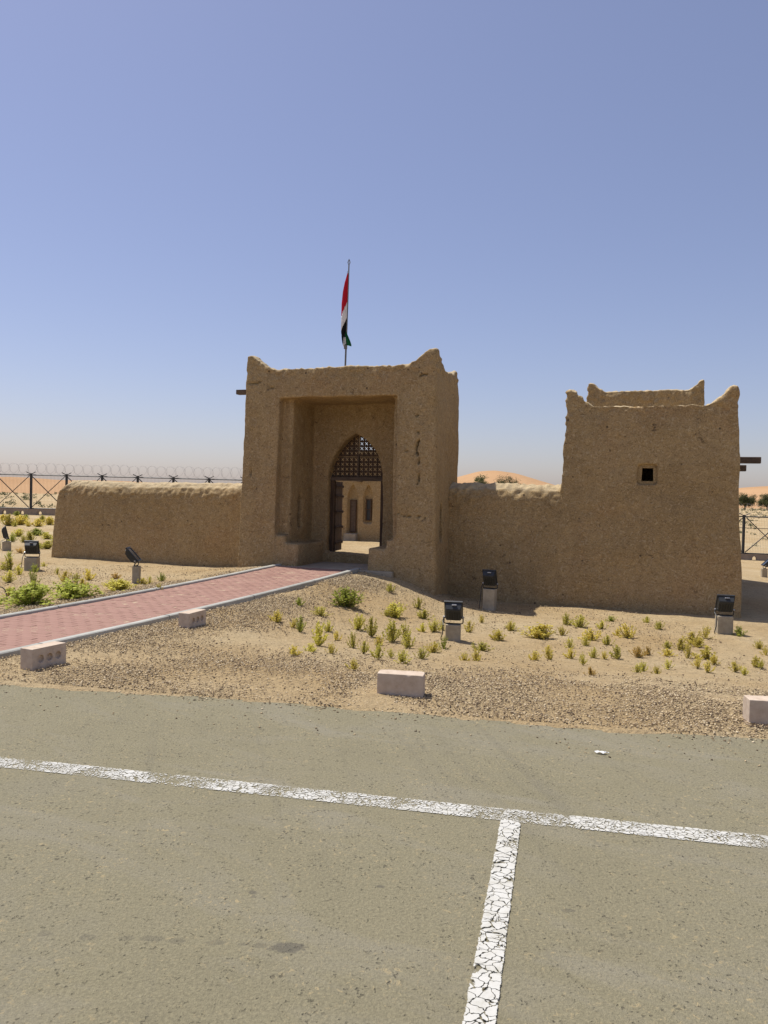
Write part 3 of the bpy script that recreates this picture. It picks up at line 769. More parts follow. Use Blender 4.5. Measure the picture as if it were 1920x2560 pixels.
# ------------------------------------------------------------------ square tower at the right
def build_tower():
    u0, u1, v0, v1, B = 6.36, 9.64, 1.0, 8.1, -0.9
    root = fort_empty('mud_tower', u0, v0, -0.45)
    wroot = fort_empty('low_wall', u0, v0, -0.45); tag(wroot, 'short low mud wall joining the gatehouse to the square tower', 'wall')
    tag(root, 'big square mud tower with horned parapet and tiny dark window at the right', 'tower')
    m = Mud(); X = lambda u: u - u0; Yv = lambda v: v - v0; Z = lambda z: z + 0.45
    w0, w1, z0, z1 = X(7.79), X(8.14), Z(1.89), Z(2.27)
    Wd = u1 - u0
    # front wall around the window, with a shallow sunk panel
    for a, b, c, d in ((0, w0, Z(B), Z(3.36)), (w1, Wd, Z(B), Z(3.36)), (w0, w1, Z(B), z0), (w0, w1, z1, Z(3.36))): m.box(a, b, 0.0, 0.5, c, d)
    m.box(0, 0.45, 0, 7.0, Z(B), Z(3.30)).box(Wd - 0.45, Wd, 0, 7.0, Z(B), Z(3.30)).box(0, Wd, 4.9, 7.1, Z(B), Z(3.7)).box(0, Wd, 0, 5, Z(2.75), Z(3.0)).box(0.3, Wd - 0.3, 1.2, 1.5, Z(B), Z(3.0))
    m.prism([(a - v0, Z(c_)) for a, c_ in wall_profile(v0, 1.87)], X(4.10), X(6.75), 'vz')
    # rear upper parapet
    m.box(-0.08, Wd - 0.22, 5.75, 6.1, Z(3.5), Z(4.40)).box(-0.08, Wd - 0.22, 6.8, 7.1, Z(3.5), Z(4.35)).box(-0.08, 0.27, 5.75, 7.1, Z(3.5), Z(4.35)).box(Wd - 0.55, Wd - 0.22, 5.75, 7.1, Z(3.5), Z(4.35))
    m.horn(0.0, 0.0, Z(3.36), 1, 1, 0.34, 0.34, 0.58).horn(Wd, 0.0, Z(3.36), -1, 1, 0.34, 0.36, 0.62)
    m.horn(-0.08, 5.75, Z(4.38), 1, 1, 0.32, 0.26, 0.5).horn(Wd - 0.22, 5.75, Z(4.38), -1, 1, 0.32, 0.28, 0.5)
    def warp(co):
        z = np.clip(co[:, 2], 0, 6)
        zz = np.where(co[:, 0] < 1.6, np.clip(z - 1.9, 0, 6) + 0.3, z)
        f = np.clip((co[:, 0] + 0.25) / 0.25, 0, 1)
        co[:, 0] = np.where(co[:, 0] < Wd / 2, co[:, 0] + 0.045 * zz * np.clip(1 - co[:, 0] / (Wd / 2), 0, 1) * f, Wd / 2 + (co[:, 0] - Wd / 2) * (1 - 0.026 * z))
        co[:, 1] += 0.018 * z * np.clip(1 - co[:, 1] / 2, 0, 1)
        return co
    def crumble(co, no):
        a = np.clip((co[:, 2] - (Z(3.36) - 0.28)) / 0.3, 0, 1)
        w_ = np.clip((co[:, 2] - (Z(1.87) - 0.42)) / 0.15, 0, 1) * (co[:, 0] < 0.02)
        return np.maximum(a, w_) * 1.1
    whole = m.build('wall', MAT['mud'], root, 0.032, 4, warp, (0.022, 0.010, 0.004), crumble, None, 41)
    # mud surround of the window, set back a little in the wall
    bm = bmesh.new(); a0, a1, c0, c1 = X(7.855), X(8.075), Z(1.95), Z(2.195)
    for (p, q, r_, t_) in ((a0 - 0.09, a0, c0 - 0.08, c1 + 0.11), (a1, a1 + 0.09, c0 - 0.08, c1 + 0.11), (a0, a1, c0 - 0.08, c0), (a0, a1, c1, c1 + 0.11)):
        add_box(bm, p, q, 0.075, 0.40, r_, t_)
    for v_ in bm.verts:
        if abs(v_.co.x - a1) < 1e-4 and v_.co.z > c1 - 1e-3: v_.co.x -= 0.02
        if abs(v_.co.x - a0) < 1e-4 and v_.co.z > c1 - 1e-3: v_.co.x += 0.02
    so = from_bm('window_surround', bm, MAT['mud'], root); so.location = (0.0, 0.03, 0.0)
    # cut the joined mesh where the low wall runs into the tower
    bm = bmesh.new(); bm.from_mesh(whole.data)
    bm2 = bm.copy()
    iswall = lambda f: f.calc_center_median().x < 0.03 and f.calc_center_median().z < Z(1.95)
    bmesh.ops.delete(bm, geom=[f for f in bm.faces if iswall(f)], context='FACES')
    bmesh.ops.delete(bm2, geom=[f for f in bm2.faces if not iswall(f)], context='FACES')
    bm.to_mesh(whole.data); bm.free()
    me = bpy.data.meshes.new('wall'); bm2.to_mesh(me); bm2.free(); me.shade_smooth()
    mesh_obj('wall', me, MAT['mud'], wroot)
    for (v, z, ln, tilt) in ((3.3, 2.52, 0.62, -0.10), (3.9, 2.37, 0.40, -0.04)):
        bm = bmesh.new(); add_box(bm, Wd - 0.7, Wd + ln, v - 0.07, v + 0.07, Z(z) - 0.08, Z(z) + 0.06, bevel=0.015)
        o = from_bm('roof_beam', bm, MAT['rafter'], root)
    return root
build_tower()

# ------------------------------------------------------------------ house across the yard, seen through the doorway
def build_yard_house():
    u0, v0 = -5.0, 12.0
    root = fort_empty('yard_house', u0, v0, -0.1)
    tag(root, 'mud house across the inner yard, seen through the open doorway', 'house')
    m = Mud(); X = lambda u: u - u0; B = -0.4
    holes = [(X(-2.37), X(-1.98), 0.16, 1.62, 2.02), (X(-1.75), X(-1.40), 0.62, 1.62, 2.02)]   # arched niches
    edges = sorted({0, 5.3} | {round(a, 3) for h in holes for a in h[:2]})
    m.box(0, 5.3, 0.14, 0.5, B, 3.2)
    for a, b in zip(edges, edges[1:]):
        h = next((h for h in holes if a >= h[0] - 1e-3 and b <= h[1] + 1e-3), None)
        if h is None: m.box(a, b, 0, 0.2, B, 3.2); continue
        m.box(a, b, 0, 0.2, B, h[2])
        n = 14; w = (b - a)
        for i in range(n):
            x = abs((i + 0.5) / n - 0.5) * 2
            m.box(a + w * i / n - 0.002, a + w * (i + 1) / n + 0.002, 0, 0.2, h[3] + (h[4] - h[3]) * (1 - x ** 1.4), 3.2)
    m.box(0, 5.3, 0.4, 4, 2.95, 3.2).box(0, 0.4, 0, 4, B, 3.2).box(4.9, 5.3, 0, 4, B, 3.2).box(0, 5.3, 3.7, 4, B, 3.2)
    m.box(0, X(-2.35), 0.02, 1.2, 2.9, 4.15)
    m.build('wall', MAT['mud'], root, 0.045, 2, None, (0.02, 0.01, 0.004), None, None, 51)
    for name, (a, b, z0, z1) in (('door', (X(-2.30), X(-2.06), 0.28, 1.46)), ('window', (X(-1.69), X(-1.48), 0.72, 1.50))):
        p = empty(name); p.parent = root; p.location = ((a + b) / 2, 0.10, z0)
        w = b - a; h = z1 - z0
        bm = bmesh.new()
        for q in ((-w / 2, -w / 2 + 0.035, 0, h), (w / 2 - 0.035, w / 2, 0, h), (-w / 2 + 0.035, w / 2 - 0.035, h - 0.035, h), (-w / 2 + 0.035, w / 2 - 0.035, 0, 0.035)): add_box(bm, q[0], q[1], -0.02, 0.05, q[2], q[3])
        if name == 'window': add_box(bm, -w / 2 + 0.035, w / 2 - 0.035, -0.015, 0.03, h * 0.5, h * 0.5 + 0.03)
        from_bm('frame', bm, MAT['wood'], p)
        bm = bmesh.new()
        if name == 'door':
            for k in range(3): add_box(bm, -w / 2 + 0.036 + k * (w - 0.072) / 3, -w / 2 + 0.036 + (k + 1) * (w - 0.072) / 3 - 0.006, 0.0, 0.03, 0.036, h - 0.036)
            from_bm('panel', bm, MAT['rafter'], p)
        else:
            add_box(bm, -w / 2 + 0.036, w / 2 - 0.036, 0.01, 0.03, 0.036, h - 0.036); from_bm('pane', bm, MAT['black'], p)
    bm = bmesh.new(); add_box(bm, X(-1.90), X(-1.80), -0.35, 0.2, 2.12, 2.25, bevel=0.01); from_bm('water_spout', bm, MAT['rafter'], root)
    bm = bmesh.new(); add_box(bm, X(-2.42), X(-1.95), -0.22, 0.1, -0.2, 0.24, bevel=0.02); from_bm('door_step', bm, MAT['floor'], root)
build_yard_house()

# ------------------------------------------------------------------ red paved path with kerbs
def path_point(s, t, z=0.0):
    p = loc(1.0 + 0.043 * t + s, t); return Vector((p.x, p.y, float(path_z(t)) + z))
PATH_ROT = -TH - math.atan(0.043)
def build_path():
    root = empty('path', (0, 0, 0)); tag(root, 'red brick-paved path with pale kerbs leading up to the gatehouse', kind='structure')
    ts = np.concatenate([np.arange(-26, 0.2, 0.25), [0.1]])
    V, F = [], []
    for t in ts:
        for s in (-0.02, PATH_W + 0.02):
            V.append(path_point(s, t, -0.0035))
    F = [(2 * i, 2 * i + 1, 2 * i + 3, 2 * i + 2) for i in range(len(ts) - 1)]
    from_np('bedding', [tuple(v) for v in V], F, MAT['bedding'], root)
    # one paver: 200 x 100 mm block with chamfered top
    def paver_mesh():
        bm = bmesh.new(); a, b, c = 0.0985, 0.0483, 0.005
        lo = [bm.verts.new((x, y, -0.03)) for x, y in ((-a, -b), (a, -b), (a, b), (-a, b))]
        mi = [bm.verts.new((x, y, -0.004)) for x, y in ((-a, -b), (a, -b), (a, b), (-a, b))]
        hi = [bm.verts.new((x, y, 0.0)) for x, y in ((-a + c, -b + c), (a - c, -b + c), (a - c, b - c), (-a + c, b - c))]
        bm.faces.new(hi)
        for k in range(4):
            k2 = (k + 1) % 4
            bm.faces.new((lo[k], lo[k2], mi[k2], mi[k])); bm.faces.new((mi[k], mi[k2], hi[k2], hi[k]))
        bmesh.ops.recalc_face_normals(bm, faces=bm.faces)
        me = bpy.data.meshes.new('paver'); bm.to_mesh(me); bm.free(); me.materials.append(MAT['paver']); return me
    pm = paver_mesh()
    spots = []
    rows = int(26 / 0.1)
    for r in range(rows):
        t = 0.05 - 0.1 * r
        for k in range(-1, 9):
            s0 = k * 0.2 + (0.1 if r % 2 else 0.0)
            a, b = max(s0, 0.0), min(s0 + 0.2, PATH_W)
            if b - a < 0.05: continue
            p = path_point((a + b) / 2, t); spots.append((p, (b - a) / 0.2, t))
    vis = [i for i, (p, w, t) in enumerate(spots) if p.x > -0.505 * p.y - 0.05]
    vis.sort(key=lambda i: spots[i][0].y)
    single = set(vis[:300])
    base = np.empty(len(pm.vertices) * 3); pm.vertices.foreach_get('co', base); base = base.reshape(-1, 3)
    polys = [tuple(p.vertices) for p in pm.polygons]
    ca, sa = math.cos(PATH_ROT), math.sin(PATH_ROT)
    VV, FF = [], []
    for i, (p, w, t) in enumerate(spots):
        dz = random.uniform(-0.003, 0.003); rz = random.uniform(-0.012, 0.012); tx, ty = random.uniform(-0.012, 0.012), random.uniform(-0.01, 0.01)
        if i in single:
            o = bpy.data.objects.new('paver', pm); o.location = (p.x, p.y, p.z + dz); o.rotation_euler = (tx, ty, PATH_ROT + rz); o.scale = (w, 1, 1); link(o, root)
        elif p.y > 0:
            q = base * np.array([w, 1, 1]); q = np.stack([q[:, 0] * ca - q[:, 1] * sa + p.x, q[:, 0] * sa + q[:, 1] * ca + p.y, q[:, 2] + p.z + dz + q[:, 0] * ty + q[:, 1] * tx], 1)
            n0 = len(VV) * len(base); VV.append(q); FF += [tuple(n0 + v for v in f) for f in polys]
    o = from_np('paver_field', np.concatenate(VV), np.array(FF), MAT['paver'], root)
    tag(o, kind='stuff')
    # kerb stones
    for side in (0, 1):
        t = 0.06
        while t > -24:
            ln = 1.98
            a, b = (-0.092, -0.004) if side == 0 else (PATH_W + 0.004, PATH_W + 0.095)
            bm = bmesh.new(); seg = 8; rings = []
            for k in range(seg + 1):
                tt = t - ln * k / seg
                rings.append([bm.verts.new(path_point(x, tt, z)) for x, z in ((a, -0.16), (a, 0.024), (a + 0.012, 0.034), (b - 0.012, 0.034), (b, 0.024), (b, -0.16))])
            for r1, r2 in zip(rings, rings[1:]):
                for k in range(5): bm.faces.new((r1[k], r1[k + 1], r2[k + 1], r2[k]))
            bm.faces.new(rings[0]); bm.faces.new(rings[-1][::-1])
            from_bm('kerb_stone', bm, MAT['kerb'], root)
            t -= ln + 0.02
build_path()

# ------------------------------------------------------------------ gravel
def build_gravel():
    n = 620000
    x = RNG.uniform(-8, 5, n); y = RNG.uniform(4.6, 17, n)
    e = y - edge_y(x); s, t = path_st(x, y)
    P = np.stack([x, y, 0 * x], 1)
    on_path = (s > -0.13) & (s < PATH_W + 0.13) & (t < 0.3)
    p = np.exp(-np.clip(e - 1.3, 0, 99) / 0.55)
    p = np.maximum(p, 0.85 * np.exp(-np.clip(s - PATH_W - 0.75 + 0.25 * vnoise(P, 0.9, 60), 0, 99) / 0.35) * (s > PATH_W) * (t < -0.6))
    p = np.maximum(p, 0.9 * np.exp(-np.clip(-s - 0.42, 0, 99) / 0.12) * (s < 0) * (t < -0.1))
    p = np.maximum(p, 0.045)
    p *= np.clip(0.75 + 0.8 * vnoise(P, 0.8, 61), 0.12, 1)
    p = np.where(e < -0.02, 0.5 * np.exp(-np.clip(-e, 0, 9) / 0.06) + 0.012 * (e > -0.7), p)
    keep = (RNG.random(n) < p) & ~on_path & (e > -0.7) & (t < 0.9)
    far = np.clip((y - 6) / 8, 0, 1)
    x, y = x[keep], y[keep]; m = len(x)
    z = ground_z(x, y); z = np.where(y - edge_y(x) < -0.02, -0.012, z)
    r = 0.0038 + 0.0075 * RNG.random(m) ** 2.2 + 0.003 * far[keep]
    octa = np.array([(1, 0, 0), (0, 1, 0), (-1, 0, 0), (0, -1, 0), (0, 0, 1), (0, 0, -1)], float)
    tri = np.array([(0, 1, 4), (1, 2, 4), (2, 3, 4), (3, 0, 4), (1, 0, 5), (2, 1, 5), (3, 2, 5), (0, 3, 5)])
    an = RNG.uniform(0, 6.28, m); sx = RNG.uniform(0.8, 1.5, m); sz = RNG.uniform(0.45, 0.9, m)
    jit = RNG.uniform(0.75, 1.25, (m, 6, 1))
    Q = octa[None] * jit * np.stack([sx, 1 / sx, sz], 1)[:, None, :] * r[:, None, None]
    ca, sa = np.cos(an)[:, None], np.sin(an)[:, None]
    X = Q[..., 0] * ca - Q[..., 1] * sa + x[:, None]; Y = Q[..., 0] * sa + Q[..., 1] * ca + y[:, None]
    Z = Q[..., 2] + (z + r * 0.25)[:, None] + (0.012)
    V = np.stack([X, Y, Z], -1).reshape(-1, 3)
    F = (tri[None] + (np.arange(m) * 6)[:, None, None]).reshape(-1, 3)
    tag(from_np('gravel', V, F, MAT['gravel']), 'loose brown gravel strewn between asphalt and path', 'gravel', kind='stuff')
build_gravel()

# ------------------------------------------------------------------ cement blocks lined up along the asphalt
def concrete_block(x, y, rz, label, holes=True, chips=0, dims=(0.37, 0.15, 0.195)):
    L, D, H = dims
    z = float(ground_z(x, y)[0]) - 0.012
    root = empty('concrete_block', (x, y, z), rz); tag(root, label, 'block', 'cement blocks along the edge of the asphalt')
    # front face at y = -D/2 with three blind round hollows
    bm = bmesh.new()
    R, n = 0.034, 16
    cx = [-0.095, 0.0, 0.095] if holes else []
    def v(x_, y_, z_): return bm.verts.new((x_, y_, z_))
    hw = L / 2
    if holes:
        xs = [-hw, -0.1425, -0.0475, 0.0475, 0.1425, hw]; zc = H * 0.5
        for k in range(5):
            a, b = xs[k], xs[k + 1]
            if k in (0, 4):
                bm.faces.new((v(a, -D / 2, 0), v(b, -D / 2, 0), v(b, -D / 2, H), v(a, -D / 2, H)))
            else:
                c = (a + b) / 2; inn = []; out = []; dee = []
                for j in range(n):
                    t = 2 * math.pi * j / n; q = 1 / max(abs(math.cos(t)) / ((b - a) / 2), abs(math.sin(t)) / (H / 2))
                    inn.append(v(c + R * math.cos(t), -D / 2, zc + R * math.sin(t)))
                    dee.append(v(c + R * 0.94 * math.cos(t), -D / 2 + 0.025, zc + R * 0.94 * math.sin(t)))
                    out.append(v(c + q * math.cos(t), -D / 2, zc + q * math.sin(t)))
                for j in range(n):
                    j2 = (j + 1) % n
                    bm.faces.new((inn[j], inn[j2], out[j2], out[j])); bm.faces.new((inn[j2], inn[j], dee[j], dee[j2]))
                bm.faces.new(dee)
                for sx, sz in ((a, 0), (b, 0), (b, H), (a, H)):                # square the cell's corners
                    near = min(out, key=lambda w: (w.co.x - sx) ** 2 + (w.co.z - sz) ** 2); near.co.x = sx; near.co.z = sz
        vs = [v(*p) for p in ((-hw, -D / 2, 0), (hw, -D / 2, 0), (hw, D / 2, 0), (-hw, D / 2, 0), (-hw, -D / 2, H), (hw, -D / 2, H), (hw, D / 2, H), (-hw, D / 2, H))]
        for f in ((3, 2, 1, 0), (4, 5, 6, 7), (1, 2, 6, 5), (2, 3, 7, 6), (3, 0, 4, 7)): bm.faces.new([vs[i] for i in f])
        bmesh.ops.remove_doubles(bm, verts=bm.verts, dist=0.0008)
        body = from_bm('block_body', bm, MAT['block'], root)
    else:
        add_box(bm, -hw, hw, -D / 2, D / 2, 0, H)
        bmesh.ops.subdivide_edges(bm, edges=bm.edges, cuts=11, use_grid_fill=True)
        for w in bm.verts:
            c = w.co
            edge = sorted((hw - abs(c.x), D / 2 - abs(c.y), min(c.z, H - c.z)))
            if edge[1] < 0.004:
                k = vnoise(np.array([[c.x * 1.0, c.y, c.z]]), 0.045, 70 + chips)[0]
                sh = 0.0 + max(0, k - 0.25) * 0.010 * (1 + chips * 0.5)
                c.x -= math.copysign(sh, c.x) if hw - abs(c.x) < 0.004 else 0
                c.y -= math.copysign(sh, c.y) if D / 2 - abs(c.y) < 0.004 else 0
                c.z -= sh if H - c.z < 0.004 else 0
            c.y += 0.0015 * vnoise(np.array([[c.x, c.y, c.z]]), 0.06, 71)[0]
        body = from_bm('block_body', bm, MAT['block'], root)
    bv = body.modifiers.new('b', 'BEVEL'); bv.width = 0.004; bv.segments = 2; bv.limit_method = 'ANGLE'; bv.angle_limit = math.radians(50)
    return root
concrete_block(-3.02, 6.86, math.radians(65), 'pale cement block with three round hollows, at the path kerb nearest the asphalt')
concrete_block(-2.27, 9.20, math.radians(72), 'pale cement block with three round hollows, farther up the path kerb')
concrete_block(0.17, 6.14, math.radians(-9), 'plain pale cement block standing alone on gravel in the middle', False, 0)
concrete_block(2.86, 5.56, math.radians(-8), 'chipped pale cement block cut off by the right edge of the photo', False, 2)

# ------------------------------------------------------------------ floodlights on concrete stubs
def floodlight(x, y, rz, label, ph=0.28, pw=0.22, tilt=35, head=(0.26, 0.31, 0.10), cable=True, ps=0.0, stub_rz=None):
    """head faces local +y and is tipped upward by tilt degrees"""
    z = float(ground_z(x, y)[0]) - 0.02
    root = empty('floodlight', (x, y, z), rz); tag(root, label, 'floodlight', 'floodlights on concrete stubs around the fort')
    bm = bmesh.new(); h = pw / 2
    M = Matrix.Rotation((stub_rz if stub_rz is not None else ps), 4, 'Z')
    add_box(bm, -h, h, -h * 0.9, h * 0.9, -0.25, ph, M, bevel=0.006); from_bm('pedestal', bm, MAT['pedestal'], root)
    w, hh, dd = head
    bw = w / 2 + 0.012
    bm = bmesh.new(); pts = [(-bw, 0, ph + 0.10), (-bw, 0, ph + 0.02), (-bw + 0.02, 0, ph + 0.008), (bw - 0.02, 0, ph + 0.008), (bw, 0, ph + 0.02), (bw, 0, ph + 0.10)]
    for p, q in zip(pts, pts[1:]):
        add_tube(bm, [p, q], 0.0085, 6)
    from_bm('bracket', bm, MAT['black'], root)
    piv = empty('lamp_head'); piv.parent = root; piv.location = (0, 0, ph + 0.095); piv.rotation_euler = (math.radians(tilt), 0, 0)
    bm = bmesh.new()
    # housing: deep tapered tray, wide at the glass, narrow at the back
    z0, z1 = -0.035, hh - 0.035
    f = [(-w / 2, dd * 0.35, z0), (w / 2, dd * 0.35, z0), (w / 2, dd * 0.35, z1), (-w / 2, dd * 0.35, z1)]
    b = [(-w / 2 + 0.018, -dd * 0.65, z0 + 0.03), (w / 2 - 0.018, -dd * 0.65, z0 + 0.03), (w / 2 - 0.018, -dd * 0.65, z1 - 0.05), (-w / 2 + 0.018, -dd * 0.65, z1 - 0.05)]
    A = [bm.verts.new(p) for p in f]; Bv = [bm.verts.new(p) for p in b]
    bm.faces.new(A[::-1]); bm.faces.new(Bv)
    for k in range(4): bm.faces.new((A[k], A[(k + 1) % 4], Bv[(k + 1) % 4], Bv[k]))
    bmesh.ops.bevel(bm, geom=list(bm.edges), offset=0.008, segments=2, affect='EDGES')
    for k in range(5):                                                       # cooling ribs on the back
        xx = -w / 2 + 0.05 + k * (w - 0.1) / 4
        add_box(bm, xx - 0.004, xx + 0.004, -dd * 0.65 - 0.014, -dd * 0.6, z0 + 0.05, z1 - 0.09)
    from_bm('housing', bm, MAT['black'], piv)
    bm = bmesh.new()
    for q in ((-w / 2 - 0.008, w / 2 + 0.008, z1 - 0.02, z1 + 0.012), (-w / 2 - 0.008, w / 2 + 0.008, z0 - 0.012, z0 + 0.018), (-w / 2 - 0.008, -w / 2 + 0.018, z0 + 0.018, z1 - 0.02), (w / 2 - 0.018, w / 2 + 0.008, z0 + 0.018, z1 - 0.02)):
        add_box(bm, q[0], q[1], dd * 0.35 - 0.012, dd * 0.35 + 0.016, q[2], q[3], bevel=0.004)
    from_bm('glass_frame', bm, MAT['black'], piv)
    bm = bmesh.new(); add_box(bm, -w / 2 + 0.018, w / 2 - 0.018, dd * 0.35 + 0.001, dd * 0.35 + 0.007, z0 + 0.018, z1 - 0.02); from_bm('front_glass', bm, MAT['glass'], piv)
    bm = bmesh.new(); M2 = Matrix.Translation((0.01, -dd * 0.22, z1 - 0.008)) @ Matrix.Rotation(math.radians(-34), 4, 'X')
    add_box(bm, -0.032, 0.032, -0.004, 0.055, -0.006, 0.010, M2, bevel=0.003); from_bm('clamp_plate', bm, MAT['plate'], piv)
    for s in (-1, 1):
        bm = bmesh.new(); add_tube(bm, [(s * (bw - 0.01), 0, 0), (s * (bw + 0.014), 0, 0)], 0.014, 8); from_bm('pivot_bolt', bm, MAT['steel'], piv)
    if cable:
        bm = bmesh.new(); s = -1
        add_tube(bm, [(s * bw, -0.01, ph + 0.09), (s * (bw + 0.015), -0.03, ph + 0.05), (s * (bw + 0.002), -h - 0.01, ph + 0.0), (s * (bw + 0.01), -h - 0.03, ph * 0.5), (s * (bw + 0.03), -h - 0.02, 0.06), (s * (bw + 0.0), -h + 0.02, -0.03)], 0.007, 6)
        from_bm('cable', bm, MAT['black'], root)
    return root
R = math.radians
floodlight(0.98, 10.44, R(-8), 'black floodlight on a squat stub, nearest one, on the weedy slope below the gatehouse', 0.235, 0.20, 32, (0.235, 0.27, 0.10))
floodlight(1.97, 14.02, R(-22), 'black floodlight on a tall pale stub in the shadow corner by the gatehouse', 0.40, 0.215, 30, (0.24, 0.30, 0.10))
floodlight(5.36, 12.0, R(-10), 'black floodlight with hanging cable in front of the square tower\'s right corner', 0.30, 0.225, 26, (0.25, 0.27, 0.10))
floodlight(-7.08, 15.5, R(6), 'black floodlight on a grey stub left of the low wall, seen from behind', 0.29, 0.24, 22, (0.26, 0.27, 0.10))
floodlight(-10.05, 20.5, R(-62), 'dark floodlight at the far left edge of the photo, turned sideways', 0.26, 0.24, 14, (0.24, 0.34, 0.10))
floodlight(-4.2, 13.1, R(-86), 'black floodlight seen in profile before the low wall, tipped back towards the left', 0.31, 0.13, 42, (0.22, 0.29, 0.085), stub_rz=0.0)
floodlight(10.98, 22.1, R(78), 'small dark floodlight beyond the tower at the right edge, seen in profile', 0.26, 0.16, 45, (0.24, 0.34, 0.10), cable=False)

# ------------------------------------------------------------------ flag on the gatehouse roof
def build_flag():
    root = fort_empty('flagpole', 1.97, 0.8, 3.78); tag(root, 'thin dark flagpole standing on the gatehouse roof', 'flagpole')
    lean = 0.016
    bm = bmesh.new(); add_tube(bm, [(0, 0, 0), (lean * 1.2, 0, 1.2), (lean * 2.53, 0, 2.53)], [0.020, 0.018, 0.013], 8); from_bm('pole', bm, MAT['pole'], root)
    bm = bmesh.new(); zc = 2.58
    for a in (0, math.pi / 2):
        for s in (-1, 1):
            c, sn = math.cos(a) * s, math.sin(a) * s
            add_tube(bm, [(lean * 2.5, 0, 2.52), (lean * 2.5 + c * 0.032, sn * 0.032, zc), (lean * 2.5, 0, 2.65)], 0.005, 5)
    from_bm('finial', bm, MAT['pole'], root)
    bm = bmesh.new(); add_tube(bm, [(0.012, -0.02, 0.80), (0.012, -0.02, 0.87)], 0.035, 8); from_bm('clamp', bm, MAT['pole'], root)
    bm = bmesh.new(); add_tube(bm, [(lean * 2.4 - 0.02, -0.02, 2.40), (-0.02, -0.03, 1.6), (-0.02, -0.03, 0.86)], 0.004, 4); from_bm('rope', bm, MAT['pole'], root)

    fl = fort_empty('flag', 1.97, 0.8, 3.78 + 0.86); tag(fl, 'limp red, white, black and green flag hanging from the pole', 'flag')
    H = 1.48; nz, ns = 70, 40
    zs = np.linspace(0, H, nz)                          # 0 = bottom
    V = np.zeros((nz, ns, 3)); S = np.linspace(0, 1, ns)
    wid = np.interp(zs / H, [0, 0.04, 0.12, 0.25, 0.45, 0.6, 0.75, 0.9, 0.97, 1.0], [0.04, 0.065, 0.085, 0.098, 0.105, 0.105, 0.088, 0.052, 0.03, 0.015])
    for i, z in enumerate(zs):
        k = z / H
        folds = 3.2 + 0.6 * math.sin(k * 3.1)
        ph = 1.2 * k + 0.5 * math.sin(5 * k)
        xx = -S * 0.62 + 0.20 * np.sin(S * folds * 2 * math.pi + ph) * (0.35 + 0.65 * S) - 0.30 * np.sin(S * math.pi) ** 2 * (1 - k)
        xx = (xx - xx.max()) / (xx.max() - xx.min())
        yy = -0.03 - 0.09 * S + 0.045 * np.cos(S * folds * 2 * math.pi + ph + 0.8) * np.sin(S * math.pi * 0.98 + 0.05)
        V[i, :, 0] = lean * (z + 0.86) - 0.005 + xx * wid[i]
        V[i, :, 1] = yy * 0.5 * (0.4 + 0.6 * wid[i] / 0.105)
        V[i, :, 2] = z + 0.012 * np.sin(S * 9 + k * 4)
    me_i = np.arange(nz * ns).reshape(nz, ns)
    F = np.stack([me_i[:-1, :-1], me_i[:-1, 1:], me_i[1:, 1:], me_i[1:, :-1]], -1).reshape(-1, 4)
    VV = V.reshape(-1, 3)
    fc = VV[F].mean(1)
    kx = np.clip((fc[:, 0] - (lean * (fc[:, 2] + 0.86))) / 0.105, -1, 0)      # -1 at the fly side, 0 at the pole
    kz = fc[:, 2] / H
    lim_rw = 0.60 + 0.24 * (kx + 0.0) * 0.9 + 0.02
    lim_wb = 0.37 + 0.19 * kx + 0.02
    idx = np.where(kz > lim_rw, 0, np.where(kz > lim_wb, 1, 2))
    idx = np.where((kz < 0.12) & (kx > -0.45) & (idx == 2), 1, idx)
    groups = (('red_band', 0, 'flag_red'), ('white_band', 1, 'flag_white'), ('black_band', 2, 'flag_black'))
    for name, k, mk in groups:
        Fk = F[idx == k]; used = np.unique(Fk); remap = np.full(len(VV), -1); remap[used] = np.arange(len(used))
        o = from_np(name, VV[used], remap[Fk], MAT[mk], fl, smooth=True)
        sd = o.modifiers.new('thick', 'SOLIDIFY'); sd.thickness = 0.004
    # green corner blown out to the right
    bm = bmesh.new(); n = 10; rows = []
    for i in range(n + 1):
        k = i / n
        z = 0.02 + 0.27 * k; x1 = 0.02 + (0.15 - 0.02) * (1 - k) ** 0.8 * (1.0 if k > 0.08 else 0.9)
        rows.append([bm.verts.new((0.005 + (x1 - 0.005) * j / 6, -0.03 + 0.02 * math.sin(j * 1.3 + k * 4), z - 0.03 * (j / 6) * (1 - k))) for j in range(7)])
    for r1, r2 in zip(rows, rows[1:]):
        for j in range(6): bm.faces.new((r1[j], r1[j + 1], r2[j + 1], r2[j]))
    o = from_bm('green_band', bm, MAT['flag_green'], fl, True); sd = o.modifiers.new('thick', 'SOLIDIFY'); sd.thickness = 0.004
build_flag()

